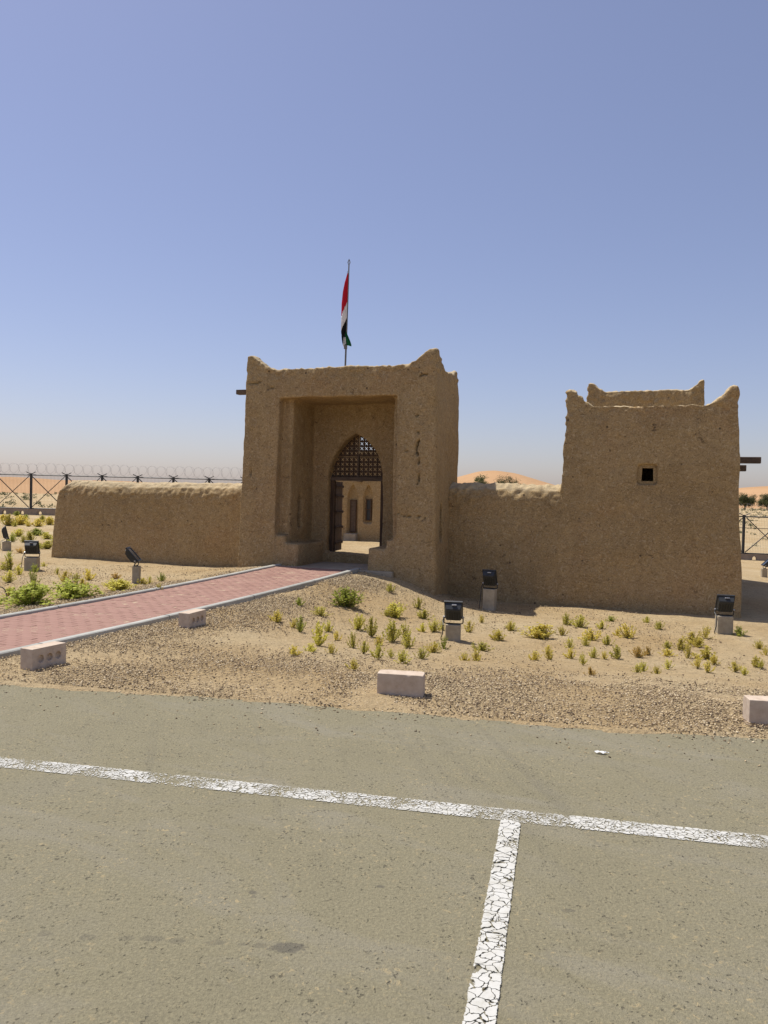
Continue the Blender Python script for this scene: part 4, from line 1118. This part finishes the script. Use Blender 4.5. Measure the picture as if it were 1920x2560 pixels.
# ------------------------------------------------------------------ perimeter fence
def build_fence():
    path = [(-33.2, 45.2), (-8.0, 44.7), (19.2, 41.0), (34.0, 39.2)]
    basez = lambda x: float(np.interp(x, [-34, -8, -3, 5, 10, 19.2, 34], [-0.05, -0.10, -0.35, -0.98, -1.2, -1.49, -1.6]))
    root = empty('security_fence', (-33.2, 45.2, 0)); tag(root, 'black steel security fence with cross braces and coiled razor wire behind the fort', 'fence')
    org = Vector((-33.2, 45.2, 0))
    # equal bays along the polyline, posts at x = -20.65 + k * 2.1
    def yof(x): return float(np.interp(x, [p[0] for p in path], [p[1] for p in path]))
    xs = [-20.65 + 2.09 * k for k in range(-6, 26)]
    shift = 19.2 - min(xs, key=lambda v: abs(v - 19.2))
    xs = [x + (shift if x > 3 else (shift * (x + 8) / 11 if x > -8 else 0)) for x in xs]
    P = [Vector((x, yof(x), basez(x))) - org for x in xs]
    for p in P:
        bm = bmesh.new(); add_box(bm, p.x - 0.055, p.x + 0.055, p.y - 0.055, p.y + 0.055, p.z + 0.02, p.z + 2.42)
        po = from_bm('post', bm, MAT['fence'], root)
        for s in (-1, 1):
            bm = bmesh.new(); add_tube(bm, [(p.x, p.y, p.z + 2.36), (p.x + s * 0.27, p.y - 0.03, p.z + 2.50)], 0.025, 4); from_bm('wire_arm', bm, MAT['fence'], po)
    for a, b in zip(P, P[1:]):
        d = (b - a); L = d.length; ex = d.normalized()
        lift = lambda q, h: q + Vector((0, -0.03, h))
        for h in (0.37, 2.32):
            bm = bmesh.new(); add_tube(bm, [lift(a + ex * 0.057, h), lift(b - ex * 0.057, h)], 0.032, 4); from_bm('rail', bm, MAT['fence'], root)
        if a.x + org.x > 10:
            bm = bmesh.new(); add_tube(bm, [lift(a + ex * 0.057, 1.72), lift(b - ex * 0.057, 1.72)], 0.015, 4); from_bm('rail', bm, MAT['fence'], root)
        for h0, h1 in ((0.42, 2.27), (2.27, 0.42)):
            bm = bmesh.new(); add_tube(bm, [a + ex * 0.07 + Vector((0, -0.07 if h0 < 1 else -0.10, h0)), b - ex * 0.07 + Vector((0, -0.07 if h0 < 1 else -0.10, h1))], 0.026, 4); from_bm('brace', bm, MAT['fence'], root)
        bm = bmesh.new(); n = 26
        for k in range(1, n):
            q = a + d * (k / n); add_tube(bm, [q + Vector((0, 0.02, 0.38)), q + Vector((0, 0.02, 2.30))], 0.0045, 3, False)
        o = from_bm('wire_mesh', bm, MAT['wire'], root); tag(o, kind='stuff')
        # concrete ground beam with two drain holes per bay
        bm = bmesh.new(); cuts = [0.0]; hr = 0.12
        M = Matrix.Translation(a) @ Matrix.Rotation(math.atan2(d.y, d.x), 4, 'Z')
        sl = d.z / L
        def bx(x0, x1, z0, z1):
            for v in add_box(bm, x0, x1, -0.10, 0.10, z0, z1): v.co.z += v.co.x * sl; v.co = M @ v.co
        xprev = 0.0
        for hc in (L * 0.27, L * 0.77):
            bx(xprev, hc - hr, -0.25, 0.345)
            for k in range(8):
                xa = hc - hr + 2 * hr * k / 8; xb = xa + 2 * hr / 8; xm = (xa + xb) / 2 - hc
                bx(xa, xb, 0.10 + math.sqrt(max(0, hr * hr - xm * xm)) * 1.05, 0.345)
                bx(xa, xb, -0.25, 0.02)
            xprev = hc + hr
        bx(xprev, L, -0.25, 0.345)
        from_bm('ground_beam', bm, MAT['beam'], root)
    # concertina coil
    bm = bmesh.new(); pts = []
    tot = [0.0]
    for a, b in zip(P, P[1:]): tot.append(tot[-1] + (b - a).length)
    Lt = tot[-1]; turns = int(Lt / 0.27); seg = 18
    px = np.array([p.x for p in P]); py = np.array([p.y for p in P]); pz = np.array([p.z for p in P])
    th = np.linspace(0, turns * 2 * math.pi, turns * seg); dist = th / (2 * math.pi) * 0.27
    cx = np.interp(dist, tot, px); cy = np.interp(dist, tot, py); cz = np.interp(dist, tot, pz) + 2.68
    wob = np.interp(dist, np.arange(0, Lt + 1.5, 0.75), RNG.uniform(-0.05, 0.05, len(np.arange(0, Lt + 1.5, 0.75))))
    rad = 0.33 + wob * 0.6
    X = cx + 0.34 * np.cos(th * 1.0) + 0.10 * np.sin(th * 0.5); Yc = cy + 0.26 * np.sin(th * 0.5 + 1); Z = cz + rad * np.sin(th) + wob * 0.5
    add_tube(bm, list(zip(X, Yc, Z)), 0.0042, 3)
    o = from_bm('razor_wire', bm, MAT['razor'], root)
build_fence()

# ------------------------------------------------------------------ trees in front of the dunes
def tree(name, label, x, y, z, h, rx, seed, low=0.25):
    rg = random.Random(seed); root = empty(name, (x, y, z)); tag(root, label, 'tree', 'desert trees before the dunes')
    bm = bmesh.new(); tips = []
    th = h * low
    add_tube(bm, [(0, 0, -0.3), (0.05, 0, th * 0.6), (rg.uniform(-0.1, 0.1), 0, th * 1.3)], [0.17, 0.13, 0.10], 7)
    for k in range(9):
        a = rg.uniform(0, 6.28); e = rg.uniform(0.25, 1.0)
        r = rx * rg.uniform(0.5, 0.9) * e; zz = h * rg.uniform(0.45, 0.9) * (1.06 - 0.25 * e)
        p0 = Vector((0, 0, th * rg.uniform(0.6, 1.2))); p2 = Vector((math.cos(a) * r, math.sin(a) * r, zz)); p1 = p0.lerp(p2, 0.5) + Vector((rg.uniform(-.2, .2), rg.uniform(-.2, .2), -0.1 * h * e))
        add_tube(bm, [p0, p1, p2], [0.08, 0.05, 0.02], 5); tips.append(p2); tips.append(p1.lerp(p2, 0.6))
    from_bm('trunk', bm, MAT['bark'], root)
    V, F = [], []
    tips += [Vector((math.cos(a) * rx * 0.6, math.sin(a) * rx * 0.6, h * zf)) for a in (0.4, 1.7, 3.0, 4.2, 5.5) for zf in (0.32, 0.5)]
    clumps = [t + Vector((rg.gauss(0, rx * 0.16), rg.gauss(0, rx * 0.16), rg.gauss(0, h * 0.05))) for t in tips for _ in range(3)]
    for c in clumps:
        cr = rg.uniform(0.16, 0.32) * rx
        for _ in range(95):
            d = Vector((rg.gauss(0, 1), rg.gauss(0, 1), rg.gauss(0, 0.75))) * cr * 0.55
            p = c + d
            if p.z < h * 0.12: continue
            n = Vector((rg.gauss(0, 1), rg.gauss(0, 1), rg.gauss(0.4, 1))).normalized(); t = n.orthogonal().normalized(); b = n.cross(t)
            s = rg.uniform(0.07, 0.14)
            i = len(V); V += [tuple(p + t * s), tuple(p + b * s * 0.5), tuple(p - t * s), tuple(p - b * s * 0.5)]; F.append((i, i + 1, i + 2, i + 3))
    from_np('crown', V, F, MAT['leaf_t'], root)
tree('desert_tree', 'round dark green tree above the wall, nearest the gatehouse', 20.1, 160, -0.3, 7.3, 2.2, 1, 0.35)
tree('desert_tree', 'wider dark green tree above the wall, right of the round one', 25.6, 160, -0.3, 6.9, 3.0, 2, 0.3)
tree('desert_tree', 'low bushy tree between the two trees above the wall', 23.2, 163, -0.3, 5.6, 1.5, 5, 0.2)
tree('desert_tree', 'rounded tree just right of the square tower\'s edge', 75.0, 160, -0.05, 4.1, 2.0, 3, 0.25)
tree('desert_tree', 'tree at the right edge of the photo before the orange dune', 79.6, 160, -0.05, 3.8, 2.0, 4, 0.25)

# ------------------------------------------------------------------ desert shrubs
SHRUBS = [
    (-0.55, 11.88, 0.41, 0.31, "g", "m", 865), (0.16, 13.62, 0.18, 0.18, "l", "m", 977), (-0.87, 10.98, 0.21, 0.15, "l", "m", 802), (-1.37, 10.14, 0.16, 0.15, "y", "m", 694),
    (-1.22, 11.34, 0.14, 0.09, "g", "m", 748), (-1.03, 9.74, 0.12, 0.19, "g", "m", 749), (-0.72, 8.68, 0.16, 0.28, "l", "m", 794), (-0.69, 10.06, 0.15, 0.14, "l", "m", 821),
    (-0.56, 9.58, 0.1, 0.13, "y", "m", 840), (-0.33, 10.48, 0.21, 0.23, "l", "m", 892), (-0.13, 10.12, 0.14, 0.24, "l", "m", 927), (-0.32, 8.86, 0.1, 0.2, "l", "m", 883),
    (-0.19, 8.46, 0.11, 0.14, "l", "m", 910), (-0.03, 9.44, 0.12, 0.14, "y", "m", 946), (0.23, 11.82, 0.31, 0.27, "l", "m", 991), (0.07, 11.78, 0.14, 0.14, "l", "m", 966),
    (0.15, 9.82, 0.2, 0.26, "l", "m", 981), (0.32, 10.18, 0.16, 0.25, "l", "m", 1012), (0.33, 9.24, 0.14, 0.19, "l", "m", 1020), (0.22, 7.82, 0.16, 0.13, "l", "m", 1006),
    (0.11, 8.22, 0.07, 0.06, "l", "m", 977), (-0.03, 8.0, 0.07, 0.14, "l", "m", 944), (0.61, 12.92, 0.16, 0.17, "l", "m", 1045), (0.66, 12.04, 0.24, 0.14, "l", "m", 1058),
    (0.6, 10.96, 0.11, 0.13, "l", "m", 1058), (0.76, 11.06, 0.18, 0.17, "l", "m", 1085), (0.9, 11.22, 0.09, 0.16, "l", "m", 1106), (0.61, 9.0, 0.15, 0.13, "y", "m", 1081),
    (0.44, 8.26, 0.12, 0.12, "l", "m", 1052), (0.77, 9.42, 0.09, 0.15, "g", "m", 1108), (1.28, 11.28, 0.16, 0.15, "y", "m", 1170), (1.25, 9.54, 0.21, 0.11, "l", "m", 1203),
    (1.04, 8.32, 0.12, 0.13, "y", "m", 1191), (1.62, 12.42, 0.1, 0.12, "y", "m", 1203), (1.63, 10.72, 0.16, 0.14, "y", "m", 1243), (1.96, 11.66, 0.09, 0.16, "y", "m", 1274),
    (-0.25, 7.18, 0.06, 0.09, "y", "m", 884), (-0.89, 7.78, 0.06, 0.11, "y", "m", 732), (-0.74, 8.06, 0.05, 0.09, "l", "m", 776), (-0.52, 8.08, 0.07, 0.08, "y", "m", 829),
    (0.9, 8.24, 0.05, 0.07, "y", "m", 1160), (-1.15, 9.96, 0.08, 0.1, "y", "m", 732), (1.63, 10.68, 0.18, 0.17, "y", "r", 1245), (1.99, 11.72, 0.15, 0.16, "l", "r", 1278),
    (2.31, 11.08, 0.39, 0.25, "y", "r", 1351), (2.71, 11.48, 0.14, 0.14, "y", "r", 1406), (2.99, 12.48, 0.2, 0.17, "l", "r", 1412), (3.17, 12.26, 0.22, 0.21, "l", "r", 1449),
    (3.88, 12.92, 0.16, 0.09, "g", "r", 1529), (3.49, 12.14, 0.16, 0.14, "l", "r", 1503), (4.43, 12.82, 0.13, 0.13, "l", "r", 1616), (4.46, 12.26, 0.14, 0.15, "l", "r", 1651),
    (3.66, 11.33, 0.24, 0.2, "y", "r", 1571), (3.56, 11.53, 0.09, 0.12, "y", "r", 1545), (3.04, 11.01, 0.25, 0.19, "y", "r", 1482), (3.16, 10.68, 0.12, 0.16, "l", "r", 1518),
    (2.82, 10.54, 0.12, 0.14, "l", "r", 1464), (2.54, 10.32, 0.09, 0.14, "l", "r", 1423), (2.66, 9.58, 0.09, 0.13, "l", "r", 1484), (2.35, 9.46, 0.11, 0.1, "y", "r", 1427),
    (2.36, 8.92, 0.1, 0.16, "l", "r", 1458), (2.99, 9.62, 0.12, 0.2, "l", "r", 1547), (2.79, 9.56, 0.04, 0.09, "y", "r", 1510), (3.31, 9.84, 0.19, 0.16, "o", "r", 1597),
    (3.5, 10.02, 0.1, 0.11, "o", "r", 1620), (2.11, 9.72, 0.08, 0.12, "y", "r", 1367), (1.8, 8.92, 0.11, 0.12, "y", "r", 1338), (2.02, 9.14, 0.1, 0.08, "y", "r", 1375),
    (2.09, 7.6, 0.06, 0.1, "o", "r", 1477), (2.77, 8.26, 0.05, 0.08, "l", "r", 1592), (2.92, 8.52, 0.05, 0.07, "l", "r", 1607), (2.97, 8.2, 0.08, 0.1, "y", "r", 1644),
    (3.36, 8.94, 0.1, 0.11, "l", "r", 1670), (3.97, 10.63, 0.08, 0.12, "l", "r", 1666), (3.74, 10.0, 0.15, 0.09, "y", "r", 1668), (4.1, 10.51, 0.17, 0.15, "y", "r", 1699),
    (3.96, 9.86, 0.13, 0.18, "y", "r", 1720), (4.51, 11.09, 0.25, 0.18, "y", "r", 1731), (4.49, 10.83, 0.15, 0.15, "y", "r", 1746), (4.89, 11.55, 0.16, 0.2, "y", "r", 1764),
    (5.52, 11.77, 0.16, 0.16, "g", "r", 1851), (4.22, 9.91, 0.19, 0.15, "y", "r", 1766), (3.8, 9.18, 0.12, 0.1, "y", "r", 1744), (3.77, 8.82, 0.08, 0.1, "y", "r", 1768),
    (4.16, 9.54, 0.06, 0.09, "y", "r", 1785), (5.35, 10.83, 0.15, 0.11, "y", "r", 1898), (4.2, 9.06, 0.12, 0.1, "y", "r", 1837), (4.19, 8.8, 0.09, 0.11, "l", "r", 1861),
    (4.63, 9.48, 0.1, 0.13, "y", "r", 1885), (4.66, 9.38, 0.08, 0.13, "l", "r", 1903), (5.2, 10.33, 0.06, 0.09, "y", "r", 1916), (-4.82, 10.49, 0.55, 0.23, "g", "l", 73),
    (-4.5, 11.15, 0.54, 0.25, "g", "l", 181), (-5.47, 11.29, 0.14, 0.16, "y", "l", 25), (-5.5, 12.09, 0.19, 0.29, "g", "l", 82), (-5.54, 13.34, 0.16, 0.21, "y", "l", 160),
    (-5.22, 13.64, 0.16, 0.22, "y", "l", 221), (-4.12, 12.07, 0.44, 0.19, "l", "l", 300), (-4.87, 14.0, 0.17, 0.14, "o", "l", 289), (-4.01, 12.81, 0.15, 0.1, "y", "l", 354),
    (-3.92, 12.93, 0.1, 0.13, "l", "l", 374), (-3.83, 13.31, 0.13, 0.16, "g", "l", 403), (-3.49, 12.01, 0.14, 0.1, "y", "l", 397), (-6.45, 13.26, 0.21, 0.19, "l", "l", 23),
    (-6.89, 14.56, 0.15, 0.2, "l", "l", 48), (-7.48, 15.38, 0.25, 0.25, "l", "l", 23), (-8.81, 18.1, 0.18, 0.22, "g", "l", 23), (-7.19, 16.32, 0.1, 0.13, "l", "l", 111),
    (-6.29, 14.84, 0.1, 0.13, "l", "l", 142), (-6.88, 15.2, 0.15, 0.15, "g", "l", 88), (-9.28, 21.27, 0.3, 0.26, "l", "l", 119), (-9.63, 21.51, 0.22, 0.17, "g", "l", 98),
    (-10.34, 24.01, 0.19, 0.39, "g", "l", 131), (-12.12, 26.89, 0.49, 0.27, "g", "l", 92), (-12.31, 25.93, 0.31, 0.26, "l", "l", 46), (-11.06, 24.11, 0.29, 0.29, "l", "l", 77),
    (-10.98, 23.43, 0.19, 0.23, "l", "l", 57), (-11.42, 23.61, 0.24, 0.28, "g", "l", 28), (-11.06, 25.21, 0.3, 0.2, "l", "l", 115), (-15.78, 35.61, 0.36, 0.29, "l", "l", 108),
    (-14.47, 33.27, 0.47, 0.4, "y", "l", 123), (-14.38, 31.89, 0.38, 0.32, "y", "l", 92), (-15.45, 32.65, 0.59, 0.46, "y", "l", 50), (-15.58, 31.85, 0.45, 0.45, "y", "l", 19),
    (-15.08, 31.47, 0.25, 0.25, "l", "l", 38), (-17.83, 36.01, 0.36, 0.33, "y", "l", 7), (-17.75, 38.07, 0.31, 0.23, "g", "l", 63), (-19.83, 41.55, 0.33, 0.25, "g", "l", 42),
    (-14.68, 31.71, 0.25, 0.25, "y", "l", 69), (-9.32, 19.73, 0.24, 0.12, "o", "l", 50), (-4.86, 12.41, 0.15, 0.15, "y", "l", 204), (-7.67, 15.5, 0.09, 0.09, "l", "l", 7),
    (-5.21, 13.05, 0.18, 0.16, "l", "l", 189),
]


def shrub_meshes(seed, n_stems, leaves):
    """stems and foliage meshes, one unit wide and one unit high"""
    rg = random.Random(seed); bs = bmesh.new(); V, F = [], []
    for k in range(n_stems):
        a = rg.uniform(0, 6.28); out = abs(rg.gauss(0.0, 0.30)); out = min(out, 0.5); hh = rg.uniform(0.6, 1.0) * (1 - 0.45 * (out / 0.5) ** 2)
        p0 = Vector((rg.gauss(0, 0.03), rg.gauss(0, 0.03), -0.05)); p2 = Vector((math.cos(a) * out, math.sin(a) * out, hh)); p1 = Vector((math.cos(a) * out * 0.65, math.sin(a) * out * 0.65, hh * 0.42))
        add_tube(bs, [p0, p1, p2], [0.013, 0.010, 0.005], 3, False)
        for j in range(leaves):
            t = rg.uniform(0.22, 1.04); p = p0.lerp(p1, t * 2) if t < 0.5 else p1.lerp(p2, (t - 0.5) * 2)
            d = Vector((rg.gauss(0, 1), rg.gauss(0, 1), rg.gauss(0.7, 0.7))).normalized(); n = d.orthogonal().normalized()
            n = (Matrix.Rotation(rg.uniform(0, 6.28), 3, d) @ n)
            L = rg.uniform(0.07, 0.15) * (0.7 if n_stems > 20 else 1.0); w = L * 0.32
            p = p + Vector((rg.gauss(0, 0.015), rg.gauss(0, 0.015), 0))
            i = len(V); V += [tuple(p), tuple(p + d * L * 0.5 + n * w), tuple(p + d * L), tuple(p + d * L * 0.5 - n * w)]; F.append((i, i + 1, i + 2, i + 3))
    ms = bpy.data.meshes.new('stems'); bs.to_mesh(ms); bs.free(); ms.materials.append(MAT['stem'])
    o = from_np('foliage', V, F); mf = o.data; bpy.data.objects.remove(o, do_unlink=True); mf.materials.append(None)
    return ms, mf
def build_shrubs():
    small = [shrub_meshes(100 + k, 18 + 3 * k, 26) for k in range(6)]
    large = [shrub_meshes(200 + k, 60, 24) for k in range(4)]
    colour = {'g': 'fresh green', 'l': 'yellow-green', 'y': 'dry yellow', 'o': 'withered orange'}
    def place(x, y, reg):
        s, t = path_st(x, y)
        if reg == 'l':
            if y > 17.5: return 'in the weedy far-left patch'
            if s > -1.6: return 'between the path kerb and the long low wall'
            return 'left of the path near the photo edge'
        if reg == 'm':
            if y > 11.6: return 'on the bank below the gatehouse'
            if x < -0.35: return 'on the slope beside the paved path'
            return 'around the nearest floodlight stub' if x > 0.45 else 'left of the nearest floodlight stub'
        if y > 10.8: return 'near the square tower foot'
        return 'on the sand before the square tower' if x < 3.2 else 'on the sand at far right'
    buckets = {}
    for sp in SHRUBS:
        x, y, w, h, k, reg, px = sp
        size = 'large' if w > 0.30 else ('small' if w > 0.13 else 'tiny')
        buckets.setdefault((size, k, place(x, y, reg)), []).append(sp)
    ordn = ['leftmost', 'second from left', 'third from left', 'fourth from left', 'fifth from left', 'sixth from left', 'seventh from left', 'eighth from left', 'ninth from left', 'tenth from left', 'eleventh from left', 'twelfth from left']
    i = 0
    for (size, k, pl), lst in buckets.items():
        lst.sort(key=lambda s: s[6])
        for n, (x, y, w, h, _, reg, px) in enumerate(lst):
            i += 1
            lab = f'{size} {colour[k]} shrub {pl}'
            if len(lst) > 1: lab += ', ' + (ordn[n] if n < len(lst) - 1 or len(lst) > 12 else ('rightmost' if len(lst) > 2 else 'right one')) if not (len(lst) == 2 and n == 0) else ', left one'
            z = float(ground_z(x, y)[0]) - 0.01
            root = empty('desert_shrub', (x, y, z), random.uniform(0, 6.28)); root.rotation_euler[0] = random.gauss(0, 0.13); root.rotation_euler[1] = random.gauss(0, 0.13); tag(root, lab, 'shrub', 'desert shrubs')
            ms, mf = (large if w > 0.26 else small)[i % (4 if w > 0.26 else 6)]
            ww = max(w, 0.10) * random.uniform(1.35, 1.85); hs = max(h, 0.11) * random.uniform(0.95, 1.3) * (0.95 if w > 0.3 else 1.0)
            for nm, me in (('stems', ms), ('foliage', mf)):
                o = bpy.data.objects.new(nm, me); link(o, root); o.scale = (ww, ww * 0.9, hs)
                if nm == 'foliage':
                    o.material_slots[0].link = 'OBJECT'; o.material_slots[0].material = MAT['leaf_' + k]
build_shrubs()

# ------------------------------------------------------------------ far scrub on the plain, litter
def far_scrub():
    V, F = [], []
    rg = random.Random(5)
    for _ in range(420):
        y = rg.uniform(50, 190); x = rg.choice((rg.uniform(-0.62, -0.30), rg.uniform(0.42, 0.6))) * y
        z = float(ground_z(x, y)[0]); r = rg.uniform(0.12, 0.4) * (1.6 if y > 140 else 1)
        for _ in range(26):
            p = Vector((x + rg.gauss(0, r * 0.6), y + rg.gauss(0, r * 0.6), z + abs(rg.gauss(0, r * 0.4))))
            d = Vector((rg.gauss(0, 1), rg.gauss(0, 1), rg.gauss(0, 1))).normalized(); n = d.orthogonal(); s = r * 0.3
            i = len(V); V += [tuple(p), tuple(p + d * s + n * s * 0.4), tuple(p + d * s * 2), tuple(p + d * s - n * s * 0.4)]; F.append((i, i + 1, i + 2, i + 3))
    tag(from_np('far_scrub', V, F, MAT['leaf_t']), 'dark scrub tufts dotted over the plain beyond the fence', 'scrub', kind='stuff')
far_scrub()

def litter():
    bm = bmesh.new(); n = 12; rows = []
    rg = random.Random(3)
    for i in range(n + 1):
        k = i / n; w = 0.022 * math.sin(math.pi * min(1, k * 1.05 + 0.05)) + 0.003
        rows.append([bm.verts.new((-0.045 + 0.09 * k, j * w * 0.5 + rg.uniform(-0.003, 0.003), 0.004 + 0.010 * abs(math.sin(k * 7 + j)) + (0.004 if j == 0 else 0))) for j in (-1, 0, 1)])
    for r1, r2 in zip(rows, rows[1:]):
        for j in range(2): bm.faces.new((r1[j], r1[j + 1], r2[j + 1], r2[j]))
    o = from_bm('feather', bm, MAT['scrap']); o.location = (1.40, 4.79, 0.001); o.rotation_euler = (0, 0, -0.25)
    sd = o.modifiers.new('t', 'SOLIDIFY'); sd.thickness = 0.0015
    tag(o, 'small white feather lying on the asphalt at the right', 'feather')
litter()

def cable_hoop():
    bm = bmesh.new(); pts = []
    for k in range(13):
        t = math.pi * k / 12; pts.append((0.09 * math.cos(t), 0.0, -0.02 + 0.19 * math.sin(t)))
    add_tube(bm, pts, 0.008, 6)
    x, y = -5.45, 10.95
    o = from_bm('cable_loop', bm, MAT['black']); o.location = (x, y, float(ground_z(x, y)[0])); o.rotation_euler = (0, 0, 0.3)
    tag(o, 'loop of black cable sticking out of the sand at the left photo edge', 'cable')
cable_hoop()
